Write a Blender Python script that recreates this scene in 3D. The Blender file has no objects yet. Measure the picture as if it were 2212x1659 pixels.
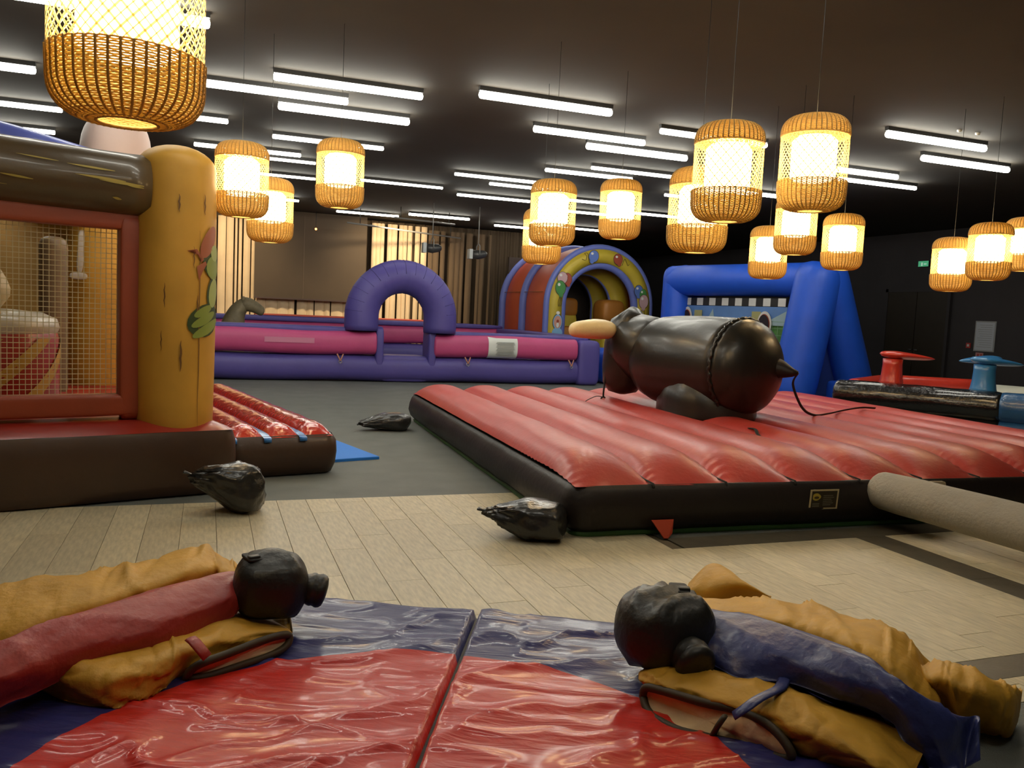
import bpy, math, random
from mathutils import Matrix, Vector, noise
random.seed(7)
PI = math.pi
sc = bpy.context.scene
COL = sc.collection
# ------------------------------------------------------------ camera
Rm = ((0.93835, -0.01448, -0.34538), (-0.3425, 0.09633, -0.93457), (0.0468, 0.99524, 0.08543))
cam = bpy.data.objects.new('camera', bpy.data.cameras.new('camera'))
COL.objects.link(cam)
M4 = Matrix(Rm).to_4x4(); M4.translation = Vector((0, 0, 1.5))
cam.matrix_world = M4
cam.data.sensor_width = 36; cam.data.lens = 1790 / 2212 * 36
cam.data.clip_start = 0.05; cam.data.clip_end = 200
sc.camera = cam
# ------------------------------------------------------------ world and exposure
w = bpy.data.worlds.new('world'); sc.world = w; w.use_nodes = True
w.node_tree.nodes['Background'].inputs[0].default_value = (0.9, 0.95, 1, 1)
w.node_tree.nodes['Background'].inputs[1].default_value = 0.0
vs = sc.view_settings
vs.view_transform = 'Standard'; vs.look = 'None'; vs.gamma = 1; vs.exposure = 0.35; vs.use_curve_mapping = False
sc.cycles.use_denoising = True
sc.cycles.max_bounces = 7; sc.cycles.transparent_max_bounces = 16
sc.cycles.diffuse_bounces = 3; sc.cycles.glossy_bounces = 3; sc.cycles.transmission_bounces = 4
sc.cycles.volume_bounces = 0
sc.cycles.sample_clamp_indirect = 4.0
sc.cycles.caustics_reflective = False; sc.cycles.caustics_refractive = False
TUBE_E = 26.0      # cool strip lights
LAMP_E = 16.0      # warm basket lanterns
HAZE = 0.0

# ------------------------------------------------------------ materials
MT = {}
def mat(name, col, rough=0.5, bump=0.0, bscale=20, var=0.0, vscale=4, emit=None, es=0, spec=0.5, coat=0.0, metal=0, rand=0.0, stretch=(1, 1, 1), trans=0.0, sheen=0.0):
    if name in MT: return MT[name]
    m = bpy.data.materials.new(name); m.use_nodes = True; MT[name] = m
    nt = m.node_tree; N = nt.nodes; L = nt.links; b = N['Principled BSDF']; out = N['Material Output']
    b.inputs['Base Color'].default_value = (*col, 1); b.inputs['Roughness'].default_value = rough
    b.inputs['Specular IOR Level'].default_value = spec; b.inputs['Coat Weight'].default_value = coat
    b.inputs['Coat Roughness'].default_value = 0.12; b.inputs['Metallic'].default_value = metal
    tc = N.new('ShaderNodeTexCoord'); mp = N.new('ShaderNodeMapping'); mp.inputs['Scale'].default_value = stretch
    L.new(tc.outputs['Object'], mp.inputs[0])
    if var > 0 or rand > 0:
        n = N.new('ShaderNodeTexNoise'); n.inputs['Scale'].default_value = vscale; n.inputs['Detail'].default_value = 4
        L.new(mp.outputs[0], n.inputs[0])
        r = N.new('ShaderNodeMapRange'); r.inputs[1].default_value = .3; r.inputs[2].default_value = .7
        r.inputs[3].default_value = 1 - var; r.inputs[4].default_value = 1 + var
        L.new(n.outputs[0], r.inputs[0])
        src = r.outputs[0]
        if rand > 0:
            oi = N.new('ShaderNodeObjectInfo'); r2 = N.new('ShaderNodeMapRange')
            r2.inputs[3].default_value = 1 - rand; r2.inputs[4].default_value = 1 + rand
            L.new(oi.outputs['Random'], r2.inputs[0])
            mm = N.new('ShaderNodeMath'); mm.operation = 'MULTIPLY'
            L.new(src, mm.inputs[0]); L.new(r2.outputs[0], mm.inputs[1]); src = mm.outputs[0]
        hs = N.new('ShaderNodeHueSaturation'); hs.inputs['Color'].default_value = (*col, 1)
        L.new(src, hs.inputs['Value']); L.new(hs.outputs[0], b.inputs['Base Color'])
    if bump > 0:
        n2 = N.new('ShaderNodeTexNoise'); n2.inputs['Scale'].default_value = bscale; n2.inputs['Detail'].default_value = 3
        L.new(mp.outputs[0], n2.inputs[0])
        bp = N.new('ShaderNodeBump'); bp.inputs['Strength'].default_value = bump; bp.inputs['Distance'].default_value = 0.02
        L.new(n2.outputs[0], bp.inputs['Height']); L.new(bp.outputs[0], b.inputs['Normal'])
    if emit:
        b.inputs['Emission Color'].default_value = (*emit, 1); b.inputs['Emission Strength'].default_value = es
    if trans > 0:
        t = N.new('ShaderNodeBsdfTranslucent'); t.inputs[0].default_value = (*col, 1)
        mx = N.new('ShaderNodeMixShader'); mx.inputs[0].default_value = trans
        L.new(b.outputs[0], mx.inputs[1]); L.new(t.outputs[0], mx.inputs[2]); L.new(mx.outputs[0], out.inputs[0])
    return m

# ------------------------------------------------------------ mesh helpers: every shape is (verts, faces)
def merge(*ms):
    V = []; F = []
    for v, f in ms:
        o = len(V); V += list(v); F += [tuple(i + o for i in q) for q in f]
    return V, F
def xf(m, loc=(0, 0, 0), rz=0, rx=0, ry=0, s=(1, 1, 1)):
    A = Matrix.Translation(loc) @ Matrix.Rotation(rz, 4, 'Z') @ Matrix.Rotation(ry, 4, 'Y') @ Matrix.Rotation(rx, 4, 'X') @ Matrix.Diagonal((*s, 1))
    return [tuple(A @ Vector(v)) for v in m[0]], m[1]
def box(x0, x1, y0, y1, z0, z1):
    V = [(x, y, z) for z in (z0, z1) for y in (y0, y1) for x in (x0, x1)]
    return V, [(0, 2, 3, 1), (4, 5, 7, 6), (0, 1, 5, 4), (2, 6, 7, 3), (0, 4, 6, 2), (1, 3, 7, 5)]
def bevbox(x0, x1, y0, y1, z0, z1, b=.002):
    V = []
    for z, e in ((z0, 0), (z1 - b, 0), (z1, b)):
        V += [(x0 + e, y0 + e, z), (x1 - e, y0 + e, z), (x1 - e, y1 - e, z), (x0 + e, y1 - e, z)]
    F = [(8, 9, 10, 11), (0, 3, 2, 1)]
    for r in (0, 4):
        for i in range(4): j = (i + 1) % 4; F.append((r + i, r + j, r + 4 + j, r + 4 + i))
    return V, F
def puff(sx, sy, sz, k=6, n=10):
    """inflated box: superquadric of full sizes sx, sy, sz about the origin"""
    V = []; F = []; idx = {}
    def vid(p):
        key = tuple(round(c, 5) for c in p)
        if key not in idx:
            d = sum(abs(c) ** k for c in p) ** (1 / k)
            idx[key] = len(V); V.append((p[0] / d * sx / 2, p[1] / d * sy / 2, p[2] / d * sz / 2))
        return idx[key]
    g = [math.sin(PI / 2 * (-1 + 2 * i / n)) for i in range(n + 1)]
    for ax in range(3):
        for s in (-1, 1):
            for i in range(n):
                for j in range(n):
                    q = []
                    for a, b in ((i, j), (i + 1, j), (i + 1, j + 1), (i, j + 1)):
                        p = [0, 0, 0]; p[ax] = s; p[(ax + 1) % 3] = g[a]; p[(ax + 2) % 3] = g[b]; q.append(vid(p))
                    F.append(tuple(q) if s > 0 else tuple(reversed(q)))
    return V, F
def lathe(prof, seg=24, rmod=None, close=False):
    V = []; F = []
    for r, z in prof:
        for i in range(seg):
            a = 2 * PI * i / seg; rr = r * (rmod(a, z) if rmod else 1)
            V.append((rr * math.cos(a), rr * math.sin(a), z))
    for k in range(len(prof) - 1):
        for i in range(seg):
            j = (i + 1) % seg; F.append((k * seg + i, k * seg + j, (k + 1) * seg + j, (k + 1) * seg + i))
    if close:
        F.append(tuple(reversed(range(seg)))); F.append(tuple(range((len(prof) - 1) * seg, len(prof) * seg)))
    return V, F
def tube(path, rad, seg=10, caps=True, up=None, flat=1.0, closed=False, mod=None):
    P = [Vector(p) for p in path]; n = len(P)
    R = rad if isinstance(rad, (list, tuple)) else [rad] * n
    V = []; F = []; nrm = None
    for i in range(n):
        a = P[(i - 1) % n] if (closed or i > 0) else P[i]; b = P[(i + 1) % n] if (closed or i < n - 1) else P[i]
        t = (b - a).normalized()
        if nrm is None:
            u = Vector(up) if up else (Vector((0, 0, 1)) if abs(t.z) < .9 else Vector((1, 0, 0)))
            nrm = (u - t * u.dot(t)).normalized()
        else:
            u = Vector(up) if up else nrm
            nrm = (u - t * u.dot(t)).normalized()
        bn = t.cross(nrm)
        for k in range(seg):
            an = 2 * PI * k / seg
            rr = R[i] * (mod(i / (n - 1), an) if mod else 1)
            V.append(tuple(P[i] + nrm * math.sin(an) * rr * flat + bn * math.cos(an) * rr))
    m = n if closed else n - 1
    for i in range(m):
        for k in range(seg):
            j = (k + 1) % seg; i2 = (i + 1) % n
            F.append((i * seg + k, i * seg + j, i2 * seg + j, i2 * seg + k))
    if caps and not closed:
        F.append(tuple(reversed(range(seg)))); F.append(tuple(range((n - 1) * seg, n * seg)))
    return V, F
def line(a, b, n=8):
    a = Vector(a); b = Vector(b); return [tuple(a.lerp(b, i / (n - 1))) for i in range(n)]
def sausage(a, b, r, seg=18, n=14, k=3.0, flat=1.0, up=None, mod=None, cap=None):
    """inflated tube from a to b with domed ends"""
    a = Vector(a); b = Vector(b); Lh = (b - a).length; c = cap or r
    ts = []; rs = []
    for i in range(6):
        q = i / 6; ts.append(c * (1 - math.cos(q * PI / 2)) / Lh); rs.append(max(r * .04, r * (1 - (1 - ts[-1] * Lh / c) ** k) ** (1 / k)))
    mid = [(c / Lh) + (1 - 2 * c / Lh) * i / n for i in range(n + 1)]
    T = ts + mid + [1 - t for t in reversed(ts)]; Rr = rs + [r] * (n + 1) + list(reversed(rs))
    return tube([tuple(a.lerp(b, t)) for t in T], Rr, seg, True, up, flat, mod=mod)
def spline(pts, n):
    P = [Vector(p) for p in pts]; out = []
    m = len(P) - 1
    for i in range(n):
        t = i / (n - 1) * m; k = min(int(t), m - 1); f = t - k
        p0 = P[max(k - 1, 0)]; p1 = P[k]; p2 = P[k + 1]; p3 = P[min(k + 2, m)]
        out.append(.5 * ((2 * p1) + (p2 - p0) * f + (2 * p0 - 5 * p1 + 4 * p2 - p3) * f * f + (3 * p1 - p0 - 3 * p2 + p3) * f ** 3))
    return out
def fbm(x, y, z, o=3):
    s = 0; a = 1
    for i in range(o): s += a * noise.noise(Vector((x, y, z))); x *= 2; y *= 2; z *= 2; a *= .5
    return s
def ridge(x, y, z): return 1 - 2 * abs(noise.noise(Vector((x, y, z))))
def grid(nx, ny, fn):
    V = [fn(i / nx, j / ny) for j in range(ny + 1) for i in range(nx + 1)]
    F = [(j * (nx + 1) + i, j * (nx + 1) + i + 1, (j + 1) * (nx + 1) + i + 1, (j + 1) * (nx + 1) + i) for j in range(ny) for i in range(nx)]
    return V, F

# ------------------------------------------------------------ object helpers
def mesh(name, m, mt, smooth=True):
    me = bpy.data.meshes.new(name); me.from_pydata([tuple(v) for v in m[0]], [], m[1])
    for x in (mt if isinstance(mt, (list, tuple)) else [mt]): me.materials.append(x)
    if smooth: me.polygons.foreach_set('use_smooth', [True] * len(me.polygons))
    me.update(); return me
def obj(name, m, mt, parent=None, smooth=True, world=False, label=None, fmat=None, ang=None):
    """one mesh object; world=True: vertices are room coordinates and the parent is only translated"""
    me = mesh(name, m, mt, smooth)
    if fmat: me.polygons.foreach_set('material_index', fmat)
    if ang:
        me.set_sharp_from_angle(angle=math.radians(ang))
    o = bpy.data.objects.new(name, me); COL.objects.link(o)
    if parent:
        o.parent = parent
        if world:
            r = parent; off = Vector((0, 0, 0))
            while r: off += Vector(r.location); r = r.parent
            o.location = -off
    if label: o['label'] = label
    return o
def tag(o, label, cat, group=None, kind=None):
    o['label'] = label; o['category'] = cat
    if group: o['group'] = group
    if kind: o['kind'] = kind
    return o
def thing(name, label, cat, loc=(0, 0, 0), rz=0, group=None):
    o = bpy.data.objects.new(name, None); COL.objects.link(o); o.location = loc; o.rotation_euler = (0, 0, rz)
    o.empty_display_size = .1
    return tag(o, label, cat, group)
def solo(name, m, mt, label, cat, group=None, smooth=True, org=None, **k):
    """a thing that is one mesh; verts in room coordinates, origin moved to org"""
    if org: m = ([(v[0] - org[0], v[1] - org[1], v[2] - org[2]) for v in m[0]], m[1])
    o = obj(name, m, mt, None, smooth, **k)
    if org: o.location = org
    return tag(o, label, cat, group)
def struct(name, m, mt, smooth=False):
    o = obj(name, m, mt, None, smooth); o['kind'] = 'structure'; return o
def dup(root, loc, rz=None, label=None):
    r = root.copy(); COL.objects.link(r); r.location = loc
    if rz is not None: r.rotation_euler = (0, 0, rz)
    if label: r['label'] = label
    for ch in root.children:
        c = ch.copy(); COL.objects.link(c); c.parent = r
        for g in ch.children:
            d = g.copy(); COL.objects.link(d); d.parent = c
    return r

# ------------------------------------------------------------ room shell
CEIL = 4.0
m_plank = mat('pale oak plank', (.58, .50, .33), .42, .15, 60, .16, 9, rand=.09, stretch=(6, 1, 1))
m_strip = mat('dark inlay plank', (.10, .085, .06), .45, .1, 60, .15, 8, stretch=(1, 1, 1))
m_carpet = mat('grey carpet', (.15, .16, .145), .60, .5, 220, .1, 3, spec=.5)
m_sub = mat('dark grout under the planks', (.13, .10, .06), .9)
m_ceil = mat('dark brown ceiling paint', (.034, .027, .018), .9, .05, 5, .12, .8)
m_wall = mat('near black wall paint', (.050, .045, .050), .7, .05, 8, .12, 1)
m_wallb = mat('dark brown back wall', (.035, .026, .016), .8, .05, 8, .12, 1)
struct('floor', box(-9, 17, -4, 31, -.12, -.004), m_sub)
fl = bpy.data.objects['floor']
X0, X1, Y0, Y1 = -9, 16.8, -4, 30.9
struct('ceiling', box(X0, X1, Y0, Y1, CEIL, CEIL + .1), m_ceil)
struct('wall_right', box(16.8, 17, Y0, Y1, 0, CEIL), m_wall)
struct('wall_left', box(-9.2, -9, Y0, Y1, 0, CEIL), m_wall)
struct('wall_back', box(-9, 16.8, 30.9, 31.1, 0, CEIL), m_wallb)
struct('wall_front', box(-9, 16.8, -4.2, -4, 0, CEIL), m_wall)
# carpet, laid round the planked bay
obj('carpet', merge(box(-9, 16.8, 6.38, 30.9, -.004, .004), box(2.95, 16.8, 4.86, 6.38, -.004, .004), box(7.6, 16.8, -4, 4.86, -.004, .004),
                    box(2.2, 7.6, .9, 2.335, -.004, .005), box(-9, 7.6, -4, .9, -.004, .004), box(-9, -2.6, .9, 6.38, -.004, .004)), m_carpet, fl, False)  # front right piece also stands in for strong shadow by the suit
PW, PL = .2165, .944
plank_me = {}
def plank(x0, x1, y0, y1, mt, name='plank', z=.006):
    key = (round(x1 - x0, 3), round(y1 - y0, 3), mt.name)
    if key not in plank_me: plank_me[key] = mesh(name, bevbox(.0012, x1 - x0 - .0012, .0012, y1 - y0 - .0012, -.004, .0, .0012), mt, False)
    o = bpy.data.objects.new(name, plank_me[key]); COL.objects.link(o); o.parent = fl; o.location = (x0, y0, z)
k = 0; x = 4.40
cols = []
while x > -2.55: cols.append((x - PW, x)); x -= PW
x = 4.665
while x < 7.5: cols.append((x, x + PW)); x += PW
for a, b in cols:
    k += 1
    top = 6.38 if b < 2.98 else 4.62
    off = [0, .62, .31, .78, .15][k % 5] * PL
    segs = []
    if a < 2.3 or a > 7.6: segs = [(1.0, top)]
    elif a < 3.1 or a < 4.38 and a > 3.1 or a > 4.6: segs = [(2.34, 2.53), (2.72, top)]
    for s0, s1 in segs:
        y = s0 + off - PL if s0 < 2 else s0 + off - PL
        y = math.floor((s0 - off) / PL) * PL + off
        while y < s1:
            c0, c1 = max(y, s0), min(y + PL, s1)
            if c1 - c0 > .03: plank(a, b, c0, c1, m_plank, z=.006 + random.uniform(0, .0008))
            y += PL
for s0, s1 in ((2.72, 3.66), (3.66, 4.62)): plank(4.40, 4.665, s0, s1, m_strip, 'inlay_plank')
xx = 2.3
while xx < 7.5: plank(xx, xx + .94, 2.53, 2.72, m_strip, 'inlay_plank'); xx += .94
xx = 2.98
while xx < 7.5: plank(xx, xx + .94, 4.62, 4.86, m_strip, 'inlay_plank'); xx += .94
# door leaves in the right wall
m_door = mat('dark brown door', (.030, .022, .014), .5, .05, 10, .1, 2)
d = obj('door_1', merge(box(16.74, 16.8, 15.27, 16.2, .02, 2.5), box(16.74, 16.8, 16.22, 17.15, .02, 2.5)), m_door, None, False); d['kind'] = 'structure'
obj('door_frame', merge(box(16.72, 16.8, 15.19, 15.27, 0, 2.58), box(16.72, 16.8, 17.15, 17.23, 0, 2.58), box(16.72, 16.8, 15.19, 17.23, 2.5, 2.58)), m_wall, d, False)
for yy in (16.12, 16.30): obj('door_handle', xf(tube([(0, 0, 0), (-.06, 0, 0), (-.06, -.1, 0)], .012, 8), (16.74, yy, 1.05)), mat('steel', (.5, .5, .5), .3, metal=1), d)

if HAZE > 0:
    hm = bpy.data.materials.new('thin haze'); hm.use_nodes = True; hn = hm.node_tree; hn.nodes.remove(hn.nodes['Principled BSDF'])
    vsn = hn.nodes.new('ShaderNodeVolumeScatter'); vsn.inputs['Density'].default_value = HAZE; vsn.inputs['Anisotropy'].default_value = .75
    hn.links.new(vsn.outputs[0], hn.nodes['Material Output'].inputs['Volume'])
    hz = obj('haze', box(-8.95, 16.65, -3.9, 30.8, .012, 3.99), hm, None, False); tag(hz, 'thin haze hanging in the whole hall under the ceiling', 'haze', kind='stuff')
# ------------------------------------------------------------ ceiling strip lights
m_tube = mat('lit diffuser', (1, 1, 1), .5, emit=(1.0, .975, .86), es=TUBE_E)
m_hous = mat('black lamp housing', (.02, .02, .02), .5)
TL = 1.65
tubes = [(.62, 9.53, .038), (-.12, 10.22, .040), (.77, 10.85, .046), (-3.47, 10.67, .04), (-3.52, 12.8, .032), (-3.89, 14.65, .03), (-1.43, 12.26, .032),
         (-.25, 14.34, .03), (.85, 12.95, .03), (2.80, 9.07, .042), (3.96, 10.36, .040), (5.0, 10.95, .044), (5.42, 9.62, .034), (7.80, 8.25, .042), (9.27, 9.11, .042),
         (4.10, 14.56, .026), (4.98, 15.23, .026), (5.28, 13.17, .030), (4.88, 17.08, .026), (4.84, 21.40, .03), (2.74, 16.42, .022), (7.5, 22.33, .028),
         (8.53, 10.45, .038), (9.59, 11.11, .030), (.07, 15.02, .022), (.29, 16.9, .022), (6.95, 16.30, .026), (7.4, 18.04, .026), (8.9, 17.30, .026),
         (8.95, 21.45, .026), (5.85, 12.57, .026), (8.3, 14.41, .026), (8.42, 13.21, .034), (3.1, 22.2, .026), (-1.67, 8.03, .045), (.35, 20.7, .026)]
def strip_label(i, x, y):
    return 'white strip light, ' + TLAB[i]
TLAB = ['top one of the bright trio right of the nearest big lantern', 'long one running right from behind the nearest big lantern', 'thick bright one low among the upper left trio',
        'thick stub at the left frame edge beside the nearest big lantern', 'entering at the left frame edge and passing behind the nearest big lantern', 'lowest one at the left frame edge, above the blue roof edge',
        'short bit showing right of the nearest big lantern, near its underside', 'long thin one just above the leftmost pair of lanterns', 'thin one just above the lantern left of centre',
        'highest bright one in the middle of the frame', 'second bright one below the highest middle one', 'third bright one, lowest of the thick middle trio',
        'passing behind the top of the large lantern in front of the goal', 'upper one of the pair at far right', 'lower one of the pair at far right',
        'upper long one above the purple arch, right of centre', 'short one just below its longer twin, left of the middle lantern pair', 'thin one above the lone lantern in the middle',
        'lower long one above and right of the purple arch', 'small far one directly above the purple arch', 'thin one running right from the lantern left of centre',
        'far small one left of the middle lantern pair, near the tunnel', 'thick stub right of the second large lantern', 'thin long one right of the second large lantern',
        'thin one between the leftmost lantern pair and the next, higher', 'thin one between the leftmost lantern pair and the next, lower', 'short bit between two middle lanterns, higher',
        'short bit between two middle lanterns, lower', 'running right from the lone middle lantern', 'lowest short bit between two middle lanterns',
        'tiny bit left of the large lantern, higher', 'tiny bit left of the large lantern, lower', 'bit showing between the two large lanterns', 'far one right of the bottom of the lantern left of centre',
        'tiny tip poking out beside the nearest big lantern at its top', 'tiny tip right of the second lantern from left', 'outside at the left', 'outside behind the right lanterns', 'far one behind the right lanterns', 'farthest one at the right']
for i, (x, y, r) in enumerate(tubes):
    t = thing('strip_light', strip_label(i, x, y), 'ceiling light', (x, y, CEIL), 0, 'ceiling strip lights')
    obj('housing', box(0, TL, -.03, .03, -.05, 0), m_hous, t, False)
    obj('diffuser', sausage((0.0, 0, -.05 - r), (TL, 0, -.05 - r), r, 10, 2), m_tube, t)
st0 = thing('strip_light', 'added fill strip light overhead, over the planks before the castle, above the photographed view', 'ceiling light', (0, 0, CEIL), 0, 'ceiling strip lights')
obj('housing', box(0, TL, -.03, .03, -.05, 0), m_hous, st0, False)
obj('diffuser', sausage((0.0, 0, -.09), (TL, 0, -.09), .04, 10, 2), m_tube, st0)
FILL_XY = [(-.5, 6.2), (.6, 5.3), (-1.5, 3.6), (3.0, 3.75), (1.2, 1.0)]  # added fill lights, out of view, brightening the foreground
st0.location = (FILL_XY[0][0], FILL_XY[0][1], CEIL)
for (x, y), wh in zip(FILL_XY[1:], ('over the gap between castle and sandbag', 'over the red sashed suit', 'over the navy sashed suit', 'over the red circle of the mat')):
    dup(st0, (x, y, CEIL), None, 'added fill strip light overhead, ' + wh + ', above the photographed view')

# ------------------------------------------------------------ woven lanterns
m_rat = mat('rattan weave', (.66, .49, .19), .55, .2, 120, .15, 40, trans=.5)
m_rib = mat('rattan rib', (.55, .38, .13), .6, .2, 90, .15, 30, trans=.4)
m_lat = mat('pale bamboo lattice', (.80, .56, .22), .6, trans=.35)
m_lin = mat('bulb glow stand-in', (1, .9, .7), .6, emit=(1.0, .79, .45), es=LAMP_E)
def lantern_profile(z):    # outer radius at height z, overall 0 .. .60
    H = .60; c = .115; z2 = z if z < H / 2 else H - z
    r0, R = (.085, .21)
    if z2 < c: return r0 + (R - r0) * (1 - (1 - z2 / c) ** 2.4) ** (1 / 2.4)
    return R + .004 * math.sin(PI * (z2 - c) / (H - 2 * c))
def make_lantern(label):
    t = thing('rattan_lantern', label, 'lantern', (0, 0, 0), 0, 'rattan lanterns')
    def basket(z0, z1, name):
        zs = [z0 + (z1 - z0) * i / 200 for i in range(201)]; L_ = [0]
        for i in range(200): L_.append(L_[-1] + math.hypot(zs[i + 1] - zs[i], lantern_profile(zs[i + 1]) - lantern_profile(zs[i])))
        nr = int(L_[-1] / .0066); rings = []
        for i in range(nr + 1):
            d = L_[-1] * i / nr; k = min(range(201), key=lambda q: abs(L_[q] - d)); z = zs[k]; r = lantern_profile(z)
            rings.append(tube([((r + .003 * math.cos(a * 42 + i * PI)) * math.cos(a), (r + .003 * math.cos(a * 42 + i * PI)) * math.sin(a), z) for a in [2 * PI * q / 84 for q in range(84)]], .0030, 4, closed=True))
        o = obj(name, merge(*rings), m_rat, t); o['kind'] = 'stuff'
        ribs = []
        for q in range(42):
            a = 2 * PI * (q + .5) / 42
            ribs.append(tube([((lantern_profile(z) + .003) * math.cos(a), (lantern_profile(z) + .003) * math.sin(a), z) for z in [z0 + (z1 - z0) * (j / 10) ** (1.6 if z0 == 0 else 1) for j in range(11)]], .0042, 5))
        o = obj('rib_set', merge(*ribs), m_rib, t); o['kind'] = 'stuff'
    basket(0.0, .185, 'lower_basket')
    basket(.475, .60, 'upper_basket')
    st = []
    for s in (-1, 1):
        for off in (0, .5):
            for q in range(22):
                V = []; F = []; n = 10
                for j in range(n + 1):
                    z = .18 + .30 * j / n; a = 2 * PI * (q + off) / 22 + s * j / n * 1.25; da = .021 if off == 0 else .013
                    for e in (-1, 1): V.append(((.2115 + s * .0015) * math.cos(a + e * da), (.2115 + s * .0015) * math.sin(a + e * da), z))
                for j in range(n): F.append((2 * j, 2 * j + 1, 2 * j + 3, 2 * j + 2))
                st.append((V, F))
    obj('lattice', merge(*st), m_lat, t)['kind'] = 'stuff'
    for z in (.0, .473): obj('rim', tube([(lantern_profile(z) * math.cos(2 * PI * q / 48), lantern_profile(z) * math.sin(2 * PI * q / 48), z) for q in range(48)], .0055, 6, closed=True), m_rat, t)
    obj('bulb_glow', lathe([(.02, .185), (.11, .19), (.14, .21), (.14, .44), (.11, .47), (.02, .475)], 24, close=True), m_lin, t)  # glowing cylinder stands in for the bulb and its bloom
    obj('cord', tube([(0, 0, .70), (0, 0, 2.6)], .0022, 6), m_hous, t)
    return t
LAN = [(-.232, 2.757, 2.008, 'nearest big woven lantern cut by the top frame edge, upper left'),
       (.245, 7.30, 2.185, 'leftmost lit woven lantern of the middle distance, overlapping a lower one'),
       (.544, 8.34, 2.064, 'lower woven lantern half hidden behind the leftmost middle one'),
       (1.107, 7.74, 2.379, 'lone lit woven lantern above and left of the purple arch'),
       (3.45, 8.60, 2.055, 'lower woven lantern half hidden in the middle pair, over the tunnel'),
       (3.01, 7.26, 2.146, 'front woven lantern of the middle pair, left of the lone one'),
       (3.97, 7.77, 2.311, 'lone lit woven lantern above the yellow tunnel arch'),
       (3.32, 5.27, 2.00, 'woven lantern with visible lattice, half hidden behind the left large one'),
       (3.03, 4.50, 2.133, 'left of the two large woven lanterns above the blue goal'),
       (3.66, 4.48, 2.25, 'right of the two large woven lanterns above the blue goal'),
       (6.10, 8.13, 2.035, 'small woven lantern hanging in front of the blue goal crossbeam'),
       (5.80, 7.30, 2.252, 'woven lantern hanging just below the right large one'),
       (6.49, 7.37, 2.136, 'small woven lantern at the right corner of the blue goal'),
       (7.90, 7.20, 1.977, 'leftmost and lowest of the three woven lanterns at the right frame edge'),
       (7.81, 6.65, 2.086, 'middle one of the three woven lanterns at the right frame edge'),
       (1.9, 2.1, 2.78, 'added unseen woven lantern over the right half of the wrestling mat, above the photographed view'),  # added out of view for warm glints on the mat
       (-.9, 2.2, 2.75, 'added unseen woven lantern over the red sashed suit, above the photographed view'),  # added out of view as warm fill
       (8.74, 6.99, 2.25, 'highest woven lantern at the right, cut by the frame edge')]
lan0 = make_lantern(LAN[0][3]); lan0.location = LAN[0][:3]
for i, (x, y, z, lb) in enumerate(LAN[1:]):
    dup(lan0, (x, y, z), i * .7, lb)
for o in list(sc.objects):
    if o.name.startswith('cord') and o.parent: o.scale = (1, 1, (CEIL - o.parent.location.z) / 2.6)
# ------------------------------------------------------------ shared materials for the inflatables
m_red = mat('red vinyl', (.50, .050, .038), .42, .12, 25, .06, 3, coat=.06, spec=.4)
m_blk = mat('black vinyl', (.018, .012, .010), .52, .12, 20, .1, 3, coat=.03, spec=.35)
m_grn = mat('dark green ground sheet', (.03, .10, .02), .6)
m_pur = mat('purple vinyl', (.088, .070, .31), .5, .1, 12, .06, 2)
m_pnk = mat('pink vinyl', (.54, .072, .22), .5, .1, 12, .06, 2)
m_blu = mat('royal blue vinyl', (.015, .10, .68), .48, .1, 10, .06, 2)
m_yel = mat('mustard vinyl', (.58, .31, .045), .48, .1, 10, .10, 2.5, spec=.3)
m_crk = mat('brown printed grain', (.16, .07, .015), .5)
m_paper = mat('white printed sheet', (.72, .75, .72), .6)
m_ink = mat('grey print', (.25, .27, .27), .6)
m_lace = mat('black webbing', (.02, .018, .016), .7)
m_steel = mat('steel', (.5, .5, .5), .3, metal=1)
def rounded(sx, sy, r, n=6, off=0.0):
    """closed outline of a rounded rectangle from (0,0) to (sx,sy)"""
    out = []
    for cx, cy, a0 in ((sx - r, r, -PI / 2), (sx - r, sy - r, 0), (r, sy - r, PI / 2), (r, r, PI)):
        for i in range(n + 1):
            a = a0 + PI / 2 * i / n; out.append((cx + (r + off) * math.cos(a), cy + (r + off) * math.sin(a)))
    res = []
    for i in range(len(out)):       # subdivide long edges
        a = out[i]; b = out[(i + 1) % len(out)]; L = math.dist(a, b); k = max(1, int(L / .15))
        for q in range(k): res.append((a[0] + (b[0] - a[0]) * q / k, a[1] + (b[1] - a[1]) * q / k))
    return res
def skirt(sx, sy, r, prof, wr=0.004, seed=0.0, drop=None):
    loops = []
    base = rounded(sx, sy, r)
    n = len(base); nor = []
    for i in range(n):
        a = base[i - 1]; b = base[(i + 1) % n]; dx, dy = b[0] - a[0], b[1] - a[1]; L = math.hypot(dx, dy) or 1
        nor.append((dy / L, -dx / L))
    V = []; F = []
    for off, z in prof:
        for i in range(n):
            p = base[i]; w = wr * fbm(p[0] * 3 + seed, p[1] * 3, z * 5)
            V.append((p[0] + nor[i][0] * (off + w), p[1] + nor[i][1] * (off + w), z))
    m = len(prof)
    for k in range(m - 1):
        for i in range(n): j = (i + 1) % n; F.append((k * n + i, k * n + j, (k + 1) * n + j, (k + 1) * n + i))
    return V, F
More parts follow.
